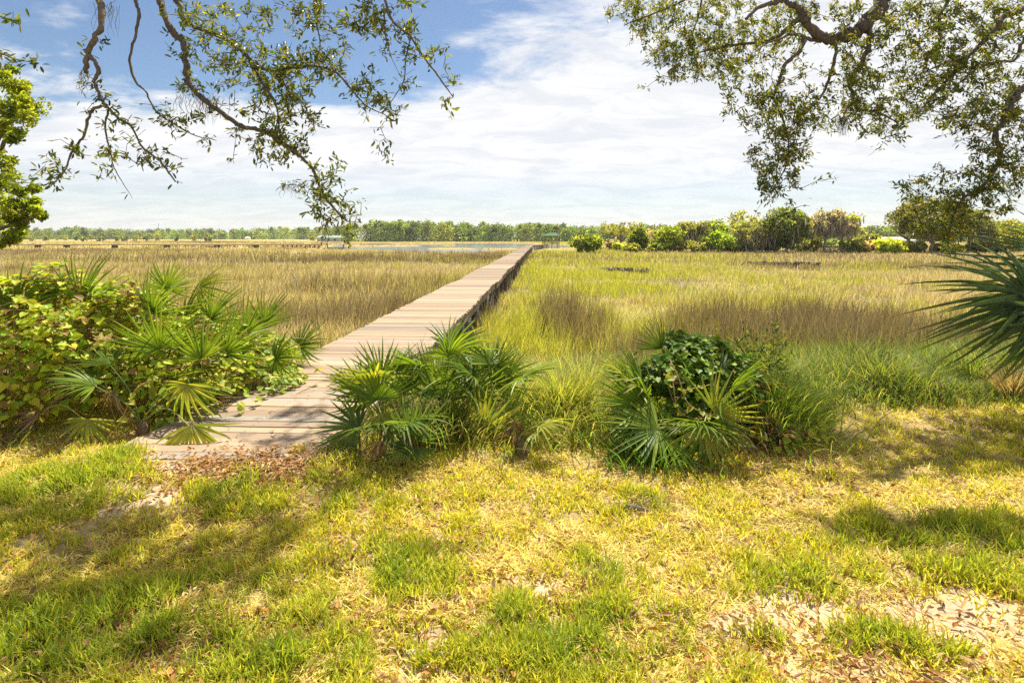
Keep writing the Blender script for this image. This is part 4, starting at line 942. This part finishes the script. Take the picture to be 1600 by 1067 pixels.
TR = [region([(945, 0), (1290, 0), (1240, 66), (1190, 100), (1130, 120), (1050, 128), (1010, 90), (985, 40), (950, 24)], 577, 6.8, 8.0), along(RF2, 112, 26, .2, 1, .3), along(RK, 57, 22, .4, 1, .2), along(RK2, 48, 18, .3, 1, .2),
      region([(1110, 90), (1180, 95), (1200, 150), (1160, 200), (1130, 180), (1125, 130)], 63, 5.8, 6.4),
      along(RF4, 110, 24, .35, 1, .2), along(RF6, 128, 26, .2, 1, .25), along(RF5, 73, 22, .5, 1, .2), region([(1170, 150), (1290, 150), (1270, 200), (1240, 290), (1195, 320), (1165, 240)], 140, 5.8, 6.4),
      region([(1290, 30), (1480, 30), (1600, 120), (1600, 185), (1500, 215), (1440, 190), (1380, 230), (1350, 205), (1320, 130)], 630, 6.0, 7.4), along(RG, 96, 28, .4, 1, .3), along(RG2, 48, 22, .2, 1, .3), along(RI, 48, 22, .3, 1, .3), along(RJ, 32, 20, .3, 1, .2),
      region([(1360, 0), (1600, 0), (1600, 60), (1540, 60), (1500, 40), (1380, 40)], 192, 6.2, 7.4), region([(1300, 0), (1360, 0), (1330, 40), (1290, 40)], 35, 6.2, 6.8),
      region([(1500, 170), (1600, 150), (1600, 330), (1540, 345), (1500, 300), (1515, 230)], 150, 5.6, 6.4), along(RH, 112, 24, .35, 1, .2), region([(1390, 285), (1470, 255), (1530, 300), (1520, 370), (1450, 385), (1415, 340)], 90, 5.6, 6.3),
      shade(1350, 820, .45, .2, 68), shade(1470, 840, .5, .25, 102), shade(1600, 850, .5, .3, 85), shade(1010, 800, .25, .12, 8), shade(1400, 600, 1.0, .8, 80, 5.8, 7.5), shade(1580, 580, .9, .9, 70, 5.8, 7.5), shade(1520, 700, .6, .3, 30)]  # unseen shade() clusters added to shade the lawn and shore grass
oak('live_oak', (9.0, 4.0, 0), 'live oak with thick dark limbs and dense leaves filling the upper right corner', [(8.9, 4.1, 1.5), (8.7, 4.3, 2.8), (8.6, 4.4, 3.9)], .45, RL, TR, 10, (.038, .068), [(.09, .13, .022), (.13, .17, .028), (.065, .095, .02), (.21, .22, .035), (.28, .24, .04)])

def moss(px, py, Y, ln, n, label, spread=.05):
    t = P(px, py, Y); rt = thing('spanish_moss', t, label, 'moss'); q = MB()
    for i in range(n):
        a = t + A(rng.normal(0, spread), rng.normal(0, spread * .6), rng.normal(0, .015)); l = ln * rng.uniform(.35, 1.1); m = 8
        k = np.linspace(0, 1, m)[:, None]; ph = rng.uniform(0, 6, 2)
        p_ = a + A(0, 0, -l) * k + np.concatenate([np.sin(k * 9 + ph[0]) * .010, np.sin(k * 8 + ph[1]) * .010, 0 * k], 1) + A(rng.normal(0, .02), rng.normal(0, .02), 0) * k
        tube(q, p_, np.linspace(.0022, .0008, m), pal([(.24, .23, .19), (.30, .28, .23), (.18, .16, .13)], 1)[0], 3, False)
    q.build('strands', M_moss, rt)
moss(318, 152, 4.72, .22, 60, 'spanish moss tuft hanging under the thick crooked limb, left oak', .10)
moss(133, 114, 4.5, .16, 16, 'spanish moss wisp dangling from the broken stub of the left oak', .02)
moss(168, 6, 4.6, .26, 16, 'spanish moss wisp beside the thick stubbed limb at the top edge', .05)
moss(1317, 184, 6.3, .20, 50, 'spanish moss tuft hanging from a bare hooked twig of the right oak', .03)
moss(1250, 186, 6.2, .22, 40, 'spanish moss tuft at the tip of a drooping inner twig of the right oak', .05)
moss(1371, 44, 6.5, .14, 26, 'spanish moss wisp below the thickest limb of the right oak', .04)
moss(455, 285, 4.5, .12, 24, 'pale lichen-like moss under the lowest drooping left branch', .06)

# ------------------------------------------------------------------ distant trees and shrubs
def bgtree(label, px, Y, ytop, wpx, cols, name='tree', cat='tree', nl=16, per=150, ls=(.20, .36), cb=.15, trunk=True, moss_n=0, shape='round', group=None, seed=None, blobs=None, lr=.27, zb=None, tcol=(.20, .155, .12), lean=0, sparse=0):
    if blobs is None and Y < 140: Y = Y * .88
    X = (px - CX) * Y / FPX; b = A(X, Y, 0); b[2] = float(terrain(b[:1], b[1:2])[0]) if zb is None else zb
    H = CAMZ - (ytop - HY) * Y / FPX - b[2]; Wd = wpx * Y / FPX / 2 * (1.42 if Y < 140 and blobs is None else 1); nl = int(nl * (4.2 if Y < 140 and blobs is None else 1)); lr = lr * (.62 if Y < 140 else 1); cb = cb * .7
    rt = thing(name, b, label, cat, group); f = MB(); t = MB()
    if blobs is None:
        u_ = randdir(nl); rr_ = rng.uniform(.35, 1, (nl, 1)) ** .6
        zc = (cb + 1) / 2 * H; c_ = b + A(lean, 0, zc) + u_ * rr_ * A(Wd * .78, Wd * .70, H * (1 - cb) / 2 * .80)
        if shape == 'cone': hh = np.clip((c_[:, 2] - b[2] - cb * H) / (H * (1 - cb)), 0, 1)[:, None]; c_[:, :2] = b[:2] + (c_[:, :2] - b[:2]) * (1.25 - 1.0 * hh)
        if shape == 'flat': c_[:, 2] = b[2] + H * (.55 + .36 * rng.random(nl))
        lobr = lr * min(Wd, H * .6) * rng.uniform(.45, 1.45, nl)
    else:
        c_ = np.array([P(a, q_, yy) for a, q_, yy, _ in blobs]); lobr = np.array([q_[3] for q_ in blobs]); nl = len(c_)
    bgk = blobs is None and Y < 140; per = int(per * (.27 if bgk else 1)); ls = (ls[0] * 1.15, ls[1] * 1.5) if bgk else ls; n = nl * per; k = np.repeat(np.arange(nl), per)
    g = randdir(n) * (rng.random((n, 1)) ** .45); pos = c_[k] + g * lobr[k][:, None] * A(1.15, 1.15, .8)
    keep = (pos[:, 2] > b[2] + .05) & (rng.random(n) > sparse * (fbm(pos[:, 0] * .9, pos[:, 2] * .9, 3, 2) > .5)); pos = pos[keep]; k = k[keep]; n = len(pos)
    lc = (.55 * pal(cols, nl, .14)[k] + .15 * np.mean(cols, 0) + .30 * pal(cols, n, .1)) * (1 + rng.normal(0, .26, (n, 1))); ln = rng.uniform(*ls, n)
    leaves(f, pos, randdir(n), nrm(rng.normal(0, .7, (n, 3)) + A(0, 0, .6)), ln, ln * .62, np.clip(lc, .01, 1), .2, .1)
    if trunk:
        r0 = .035 * H ** .9; fork = b + A(lean * .4 + rng.normal(0, .1), 0, max(cb, .12) * H * 1.1)
        tube(t, spline([b - A(0, 0, .3), (b + fork) / 2 + A(rng.normal(0, .06 * H * .3), 0, 0), fork], 4), np.linspace(r0 * 1.2, r0 * .8, 9), A(*tcol), 8)
        for i in rng.choice(nl, min(nl, 9), replace=False):
            m = (fork + c_[i]) / 2 + A(rng.normal(0, .04 * H), rng.normal(0, .04 * H), .03 * H); p_ = spline([fork, m, c_[i]], 4); tube(t, p_, np.linspace(r0 * .5, r0 * .12, len(p_)), A(*tcol), 5)
        t.build('trunk', M_bark, rt)
    f.build('crown', M_tree, rt)
    if moss_n:
        q = MB(); i = rng.integers(0, n, moss_n); pp = pos[i] - A(0, 0, .1); l = rng.uniform(.5, 1.6, moss_n)
        leaves(q, pp, nrm(A(0, 0, -1) + rng.normal(0, .12, (moss_n, 3))), randdir(moss_n), l, l * .16, pal([(.38, .34, .28), (.32, .28, .23), (.44, .40, .33)], moss_n, .15), .2, 0)
        q.build('moss', M_moss, rt)
    return rt
OLV = [(.26, .29, .06), (.32, .34, .08), (.19, .22, .05), (.38, .37, .09)]
CED = [(.17, .23, .035), (.24, .30, .04), (.11, .16, .03), (.32, .36, .05)]
DKG = [(.14, .18, .045), (.19, .23, .055), (.10, .13, .035), (.25, .28, .06)]
BRT = [(.42, .50, .05), (.50, .54, .06), (.33, .42, .045)]
GRY = [(.40, .35, .28), (.34, .30, .24), (.46, .41, .33), (.32, .30, .18)]
YOL = [(.28, .29, .10), (.33, .33, .12), (.22, .24, .075)]
HG = 'trees on the wooded hammock right of the boardwalk'
bgtree('round dark green cedar bush standing alone right of the dock shelter', 917, 104, 362, 42, CED, 'cedar_bush', 'shrub', 22, 130, cb=.02, lr=.4, group=HG)
bgtree('pale wide-crowned oak behind the lone round bush, thin top against the sky', 972, 128, 346, 66, YOL, 'oak_tree', nl=22, per=90, ls=(.2, .34), cb=.3, shape='flat', sparse=.5, group=HG)
bgtree('greyish bare brush between the round bush and the dark cedar', 958, 116, 372, 22, GRY, 'brush', 'shrub', 9, 70, trunk=False, cb=0, group=HG)
bgtree('small bright yellow-green shrub left of the pointed dark cedar', 967, 110, 378, 16, BRT, 'shrub', 'shrub', 7, 80, trunk=False, cb=0, group=HG)
bgtree('pointed dark cedar left of the pale grey half-bare tree', 998, 108, 352, 34, CED, 'cedar_tree', nl=24, per=110, cb=.03, shape='cone', lr=.36, group=HG)
bgtree('pale grey half-bare tree squeezed between two green cedars', 1018, 112, 352, 24, GRY, 'bare_tree', nl=12, per=40, cb=.15, sparse=.6, group=HG, tcol=(.36, .29, .22))
bgtree('broad olive-green cedar with crooked low trunk', 1046, 107, 352, 46, [(.26, .32, .04), (.32, .37, .05), (.19, .25, .04)], 'cedar_tree', nl=26, per=110, cb=.12, lr=.33, group=HG)
bgtree('yellow-topped oak draped in grey moss right of the crooked cedar', 1082, 109, 345, 52, YOL, 'oak_tree', nl=20, per=100, cb=.25, moss_n=420, shape='flat', group=HG)
bgtree('tall green oak sprouting above a bright low cedar', 1116, 110, 338, 36, [(.23, .31, .045), (.29, .36, .055)], 'oak_tree', nl=16, per=100, cb=.35, group=HG)
bgtree('low bright green cedar bush in front of the tall green oak', 1122, 104, 360, 46, [(.26, .37, .04), (.34, .43, .05), (.19, .27, .035)], 'cedar_bush', 'shrub', 20, 120, cb=.02, lr=.4, group=HG)
bgtree('sparse-topped tall tree with thin open crown over mossy oaks', 1160, 113, 321, 46, [(.28, .30, .09), (.34, .34, .11)], 'oak_tree', nl=22, per=55, cb=.45, sparse=.6, lr=.2, group=HG)
bgtree('yellowish oak heavy with hanging grey moss, left of the tallest cedar', 1176, 106, 340, 66, YOL + OLV[:1], 'oak_tree', nl=26, per=110, cb=.08, moss_n=700, group=HG)
bgtree('tallest dark green cedar on the hammock with spiky top', 1228, 104, 318, 64, DKG + CED[:1], 'cedar_tree', nl=38, per=150, cb=.04, lr=.28, moss_n=160, group=HG)
bgtree('rounded olive oak tucked behind the tallest cedar', 1262, 112, 334, 40, OLV, 'oak_tree', nl=16, per=110, cb=.1, group=HG)
bgtree('grey-brown oak smothered in spanish moss with bare leaning trunk', 1287, 104, 324, 56, GRY, 'mossy_oak', nl=24, per=70, cb=.42, moss_n=1100, shape='flat', group=HG, tcol=(.36, .28, .22), lean=1.0)
bgtree('umbrella-shaped oak with dark trunk right of the grey mossy oak', 1316, 107, 332, 56, OLV + GRY[:1], 'oak_tree', nl=20, per=90, cb=.45, moss_n=420, shape='flat', group=HG, tcol=(.12, .10, .08))
bgtree('yellow-green rounded shrub right of the umbrella-shaped oak', 1332, 103, 376, 34, [(.28, .30, .05), (.22, .26, .045), (.16, .19, .04)], 'shrub', 'shrub', 14, 100, trunk=False, cb=0, lr=.4, group=HG)
bgtree('straw-coloured dry bush between two green shrubs', 1354, 103, 377, 24, [(.50, .40, .26), (.42, .33, .21)], 'dry_bush', 'shrub', 11, 90, trunk=False, cb=0, lr=.4, group=HG)
bgtree('brightest lime-green shrub in front of the white-roofed house', 1390, 102, 371, 44, BRT, 'shrub', 'shrub', 22, 130, trunk=False, cb=0, lr=.42, group=HG)
bgtree('yellow-green shrub at the foot of the bare snag', 1420, 103, 377, 34, [(.26, .30, .05), (.33, .35, .06)], 'shrub', 'shrub', 13, 100, trunk=False, cb=0, lr=.4, group=HG)
bgtree('olive small tree showing above the straw-coloured bush', 1357, 122, 362, 40, OLV, 'small_tree', nl=12, per=100, cb=.2, group=HG)
bgtree('dark-leaved oak with pale trunk at the marsh edge under the right boughs', 1457, 104, 300, 110, [(.13, .16, .035), (.20, .20, .04), (.26, .22, .05), (.09, .12, .03)], 'oak_tree', nl=46, per=200, cb=.2, group=HG, tcol=(.33, .27, .22), lr=.24, sparse=.2)
bgtree('oak with dark upright trunk further right at the marsh edge', 1513, 106, 322, 70, [(.18, .20, .04), (.26, .25, .05), (.12, .15, .035)], 'oak_tree', nl=24, per=120, cb=.3, group=HG, moss_n=300, tcol=(.16, .13, .1))
bgtree('dense olive oak behind the cabbage palm fans', 1572, 108, 338, 100, OLV + CED[:1], 'oak_tree', nl=36, per=130, cb=.04, group=HG)
bgtree('bright yellow-green shrub between the two oak trunks at the marsh edge', 1487, 102, 382, 30, BRT, 'shrub', 'shrub', 11, 90, trunk=False, cb=0, lr=.4, group=HG)
bgtree('low green shrub beside the pale oak trunk', 1437, 102.5, 376, 18, CED, 'shrub', 'shrub', 9, 90, trunk=False, cb=0, lr=.4, group=HG)
bgtree('brown shaded thicket at the far right marsh edge', 1545, 103, 378, 60, [(.17, .15, .07), (.22, .18, .09), (.12, .13, .05)], 'thicket', 'shrub', 18, 90, trunk=False, cb=0, lr=.4, group=HG)
bgtree('olive oak showing at the outermost right behind the palm', 1660, 112, 335, 110, OLV, 'oak_tree', nl=30, per=110, cb=.04, group=HG)
bgtree('low blue-green bush seen below the grey mossy oak', 1303, 128, 374, 34, [(.16, .22, .10), (.2, .26, .12)], 'shrub', 'shrub', 12, 80, trunk=False, cb=0, lr=.4, group=HG)
for px, yt, wd_, kc in [(985, 384, 26, 0), (1030, 382, 30, 1), (1062, 380, 34, 2), (1092, 376, 34, 0), (1142, 380, 28, 1), (1158, 374, 34, 2), (1196, 376, 36, 0), (1206, 370, 34, 2), (1248, 372, 34, 1), (1270, 376, 26, 0), (1346, 386, 14, 2), (1536, 380, 40, 1), (1586, 378, 44, 0), (1470, 382, 26, 2)]:
    bgtree('low olive shrub filling the shady foot of the hammock trees', px, 103.5 + rng.uniform(0, 3), yt - 4, wd_, [OLV, CED, GRY[:2] + OLV][kc], 'understory_shrub', 'shrub', 9, 90, trunk=False, cb=0, lr=.42, group='low shrubs at the foot of the hammock trees')
# marsh-edge brushwood, snag
def snag():
    Y = 94; b = P(1424, 390, Y); rt = thing('dead_snag', b, 'bare crooked snag with one upright broken branch beside the white-roofed house', 'dead tree'); col = A(.36, .27, .20)
    for nm, pts, r0, r1 in [('trunk', [(1424, 392), (1422, 380), (1418, 374), (1409, 369)], .30, .16), ('branch', [(1411, 370), (1404, 365), (1397, 358), (1391, 353)], .15, .06), ('branch', [(1407, 368), (1405, 360), (1406, 350), (1405, 342)], .17, .1), ('branch', [(1420, 377), (1425, 368), (1427, 364)], .12, .05)]:
        q = MB(); p_ = spline([P(a, c_, Y) for a, c_ in pts], 5); tube(q, p_, np.linspace(r0, r1, len(p_)), col, 8); q.build(nm, M_wood, rt)
snag()
def brush(label, px, Y, wpx, hpx, n, cols):
    b = P(px, 395, Y); b[2] = float(terrain(b[:1], b[1:2])[0]); rt = thing('brush_pile', b, label, 'brushwood'); q = MB(); W_ = wpx * Y / FPX; H_ = hpx * Y / FPX
    for i in range(n):
        a = b + A(rng.uniform(-.5, .5) * W_, rng.normal(0, .5), 0); e = a + A(rng.normal(0, W_ * .16), rng.normal(0, .4), H_ * rng.uniform(.2, 1)); m = (a + e) / 2 + rng.normal(0, .2, 3)
        tube(q, spline([a, m, e], 3), np.linspace(.06, .02, 7), pal(cols, 1)[0], 4, False)
    q.build('branches', M_wood, rt)
brush('pile of pale dead branches under the grey mossy oak', 1308, 90.5, 56, 14, 130, [(.44, .35, .26), (.36, .28, .2)])
brush('pale driftwood tangle below the tallest cedar', 1232, 90, 26, 9, 40, [(.42, .34, .25)])
brush('fallen pale twigs in front of the yellow-topped mossy oak', 1100, 90, 34, 8, 40, [(.40, .33, .24)])
# the left-hand tree whose fine foliage shows at the frame edge
LT = [(0, 175, 13.5, .55), (22, 150, 13.4, .42), (10, 120, 13.6, .35), (30, 180, 13.3, .36), (-25, 160, 13.8, .6), (5, 205, 13.5, .3), (-30, 110, 14, .5), (38, 165, 13.3, .25),
      (0, 300, 13.4, .5), (30, 322, 13.2, .45), (52, 318, 13.1, .32), (60, 335, 13.1, .24), (15, 352, 13.4, .34), (-20, 340, 13.6, .5), (0, 265, 13.6, .35), (-25, 240, 13.8, .45), (5, 372, 13.4, .25), (35, 345, 13.2, .28)]
LT = [(a + rng.normal(0, 520 * r_ / yy * 8 / 8), b_ + rng.normal(0, 420 * r_ / yy), yy + rng.normal(0, .3), r_ * rng.uniform(.3, .55)) for a, b_, yy, r_ in LT for _ in range(5)]
LT = [(a + rng.normal(0, 4) if a < 62 else 62 - rng.random() * 14, b_, yy, r_) for a, b_, yy, r_ in LT]
bgtree('fine-leaved bright green tree cut by the left edge of the view', -190, 14.0, 60, 200, [(.19, .25, .028), (.25, .30, .03), (.14, .19, .025), (.30, .33, .035)], 'cedar_tree', per=190, ls=(.05, .11), blobs=LT, cb=.25, tcol=(.16, .12, .09))
# small shrubs dotted over the far left marsh
for px, yt, wd_, kind in [(50, 366, 13, 1), (70, 368, 13, 0), (95, 366, 20, 1), (119, 368, 5, 0), (131, 369, 11, 2), (142, 367, 8, 3), (157, 369, 16, 0), (183, 368, 8, 1), (195, 368, 12, 2), (213, 366, 14, 1), (229, 367, 11, 0), (248, 365.5, 19, 1), (276, 367.5, 8, 0), (303, 367, 11, 1), (322, 369, 5, 3), (328, 370, 5, 0), (488, 368, 10, 1)]:
    bgtree('small round shrub standing alone on the far tan marsh at left', px, 440, yt, wd_, [DKG, OLV, CED, YOL][kind], 'marsh_shrub', 'shrub', 8, 40, ls=(.7, 1.2), cb=.05, trunk=False, group='small shrubs dotted over the far left marsh', lr=.4)
# far-off woods, one mass
def woods():
    f = MB(); cols = [(.14, .20, .045), (.18, .24, .055), (.10, .155, .04), (.23, .28, .07), (.16, .20, .055)]
    prof = np.array([(-260, 362), (-60, 361), (20, 360), (60, 358), (110, 356), (160, 357.5), (210, 359), (300, 358.5), (360, 357), (400, 358.5), (440, 355), (470, 354.5), (520, 355), (545, 351), (580, 347.5), (615, 345.5), (650, 347), (700, 347.5), (740, 350), (800, 350.5), (830, 348), (870, 350.5), (900, 354), (960, 353.5), (1000, 352), (1050, 350), (1090, 352), (1150, 352), (1250, 352), (1330, 351), (1345, 354), (1380, 351.5), (1420, 353), (1500, 352), (1620, 350), (1800, 350)], float)
    px = np.concatenate([rng.uniform(-260, 1800, 1250)])
    Y = np.where(px < 520, rng.uniform(640, 800, 1250), np.where(px < 1010, rng.uniform(392, 440, 1250), rng.uniform(330, 380, 1250)))
    for p_, y in zip(px, Y):
        yt = np.interp(p_, prof[:, 0], prof[:, 1]) + rng.normal(.6, 1.6) + (rng.random() < .45) * rng.uniform(0, 9)
        X = (p_ - CX) * y / FPX; zt = CAMZ - (yt - HY) * y / FPX; zb = -1.0; H = zt - zb; rad = rng.uniform(1.8, 4.8) * (y / 500) ** .5
        n = 110; g = randdir(n) * rng.random((n, 1)) ** .4; pos = A(X, y, zt - rad * .9) + g * A(rad, rad, rad * .9)
        m = 120; low = np.stack([X + rng.normal(0, rad * 1.0, m), y + rng.normal(0, rad * .6, m), zb + rng.random(m) * H * .8], 1)
        pos = np.concatenate([pos, low]); k = len(pos); c_ = pal(cols, 1, .2)[0] * (1 + rng.normal(0, .26, (k, 1))); ln = rng.uniform(.8, 1.5, k) * (y / 450) ** .6
        leaves(f, pos, randdir(k), nrm(rng.normal(0, .7, (k, 3)) + A(0, -.2, .6)), ln, ln * .7, np.clip(c_, .01, 1), .2, .1)
    tag(f.build('far_woods', M_tree), kind='stuff')
woods()

# ------------------------------------------------------------------ far buildings, dock, masts
def building(name, label, px0, px1, Y, ybase, yeave, yridge, roof, wall, depth=7):
    a, b = P(px0, ybase, Y), P(px1, ybase, Y); c_ = (a + b) / 2; c_[2] = float(terrain(c_[:1], c_[1:2])[0]); W_ = b[0] - a[0]
    ze = CAMZ - (yeave - HY) * Y / FPX; zr = CAMZ - (yridge - HY) * Y / FPX
    rt = thing(name, c_, label, 'building'); q = MB(); box(q, A(c_[0], Y + depth / 2, (c_[2] - .3 + ze) / 2), W_ * .94, depth, ze - c_[2] + .3, A(*wall)); q.build('wall', M_paint, rt)
    q = MB(); x0, x1, y0, y1 = c_[0] - W_ / 2, c_[0] + W_ / 2, Y - .5, Y + depth + .5; zz_ = ze + .02
    V = [(x0, y0, zz_), (x1, y0, zz_), (x1, y1, zz_), (x0, y1, zz_), (x0 + W_ * .06, Y + depth / 2, zr), (x1 - W_ * .06, Y + depth / 2, zr)]
    q.add(V, [[0, 1, 5, 4], [2, 3, 4, 5], [3, 2, 1, 0]], A(*roof)); q.add(V, [[1, 2, 5], [3, 0, 4]], A(*roof)); q.build('roof', M_roof, rt)
    for k in (.25, .5, .75):
        q = MB(); box(q, A(x0 + W_ * k, Y - .02, (c_[2] + ze) / 2 + .2), W_ * .09, .08, (ze - c_[2]) * .4, A(.05, .055, .06)); q.build('window', M_paint, rt)
building('green_roofed_house', 'long low house with pale green roof far off at the edge of the woods', 494, 533, 388, 378, 371.5, 367.5, (.26, .36, .28), (.42, .40, .35))
building('shed', 'tiny cream shed in front of the far left woods', 382, 389, 640, 376, 372.5, 370, (.72, .66, .5), (.75, .68, .5), 5)
building('white_roofed_house', 'low house with white roof behind the lime-green shrub', 1366, 1432, 128, 390, 376, 370.5, (.62, .60, .55), (.5, .46, .4), 9)
def far_dock():
    Yd = 152; zd = -.12; x0, x1 = (-60 - CX) * Yd / FPX, (500 - CX) * Yd / FPX
    rt = thing('far_dock', (x0, Yd, zd), 'long low private dock crossing the far left marsh', 'dock'); q = MB(); box(q, A((x0 + x1) / 2, Yd, zd), x1 - x0, 1.5, .22, A(.30, .25, .21)); q.build('deck', M_plank, rt)
    for px in list(range(443, 502, 7)) + [60, 105, 180, 262, 340, 400]:
        q = MB(); X = (px - CX) * Yd / FPX; box(q, A(X, Yd - .2, -.75), .26 if px > 420 else 1.6, .25, 1.06, A(.13, .10, .08)); q.build('post', M_post, rt)
    a = thing('floating_dock', ((527 - CX) * Yd / FPX, Yd, -1.24), 'low floating landing stage in the creek at the end of the far left dock', 'dock'); q = MB(); box(q, A((527 - CX) * Yd / FPX, Yd, -1.02), 26 * Yd / FPX, 2.4, .5, A(.30, .26, .23)); q.build('float', M_plank, a)
    for px in (514, 539):
        q = MB(); X = (px - CX) * Yd / FPX; tube(q, [A(X, Yd - 1.3, -1.9), A(X, Yd - 1.3, .1)], .14, A(.16, .13, .1), 8); q.build('pile', M_post, a)
far_dock()
def mast(px, yt, label):
    b = P(px, 374, 900); b[2] = .2; zt = CAMZ - (yt - HY) * 900 / FPX; rt = thing('radio_mast', b, label, 'mast'); q = MB()
    for i in range(3):
        a = i * 2.094; o = A(.35 * math.cos(a), .35 * math.sin(a), 0); tube(q, [b + o, A(b[0], b[1], zt) + o * .6], .13, A(.30, .30, .31), 5)
    for z in np.arange(b[2], zt, 1.5): box(q, A(b[0], b[1], z), .6, .6, .08, A(.3, .3, .31))
    q.build('lattice', M_paint, rt)
mast(247.5, 349, 'thin radio mast above the far left woods, the taller one standing further left'); mast(419.5, 352, 'thin radio mast above the far woods, the shorter one standing further right')
# dark oyster banks beside the tide pools
def bank(label, pts, h, cols):
    p_ = np.array([A(a, c_, -1.15) for a, c_ in pts]); s_ = spline(p_, 12); rt = thing('oyster_bank', p_[0], label, 'mud bank'); q = MB()
    for i in range(420):
        c_ = s_[rng.integers(len(s_))] + A(rng.normal(0, .12), rng.normal(0, .25), rng.random() * h); d = randdir(1)[0]
        box(q, c_, rng.uniform(.08, .2), rng.uniform(.08, .2), rng.uniform(.1, .25), pal(cols, 1, .2)[0], np.array([d, nrm(np.cross(d, A(.3, .5, .8))), nrm(np.cross(d, np.cross(d, A(.3, .5, .8))))]))
    q.build('shells', M_mud, rt)
bank('dark ragged oyster bank along the tide pool at right in the marsh', [(22.4, 55.6), (24.5, 55.2), (26.5, 54.6), (28.8, 53.6)], .42, [(.13, .09, .07), (.18, .13, .10), (.09, .065, .05)])
bank('dark ragged oyster bank beside the small tide pool nearer the boardwalk', [(7.0, 45.0), (8.6, 45.2), (10.4, 44.6)], .34, [(.14, .10, .08), (.19, .14, .11)])

# ------------------------------------------------------------------ the air over the marsh
def haze():
    m, t, o = newmat('pale_air'); v = t.nodes.new('ShaderNodeVolumePrincipled'); v.inputs['Color'].default_value = (.93, .95, 1, 1)
    v.inputs['Density'].default_value = .00013; v.inputs['Anisotropy'].default_value = .2; t.links.new(v.outputs[0], o.inputs['Volume'])
    q = MB(); box(q, A(0, 500, 11), 2760, 1040, 27.2, A(1, 1, 1)); tag(q.build('haze', m), kind='stuff')
haze()
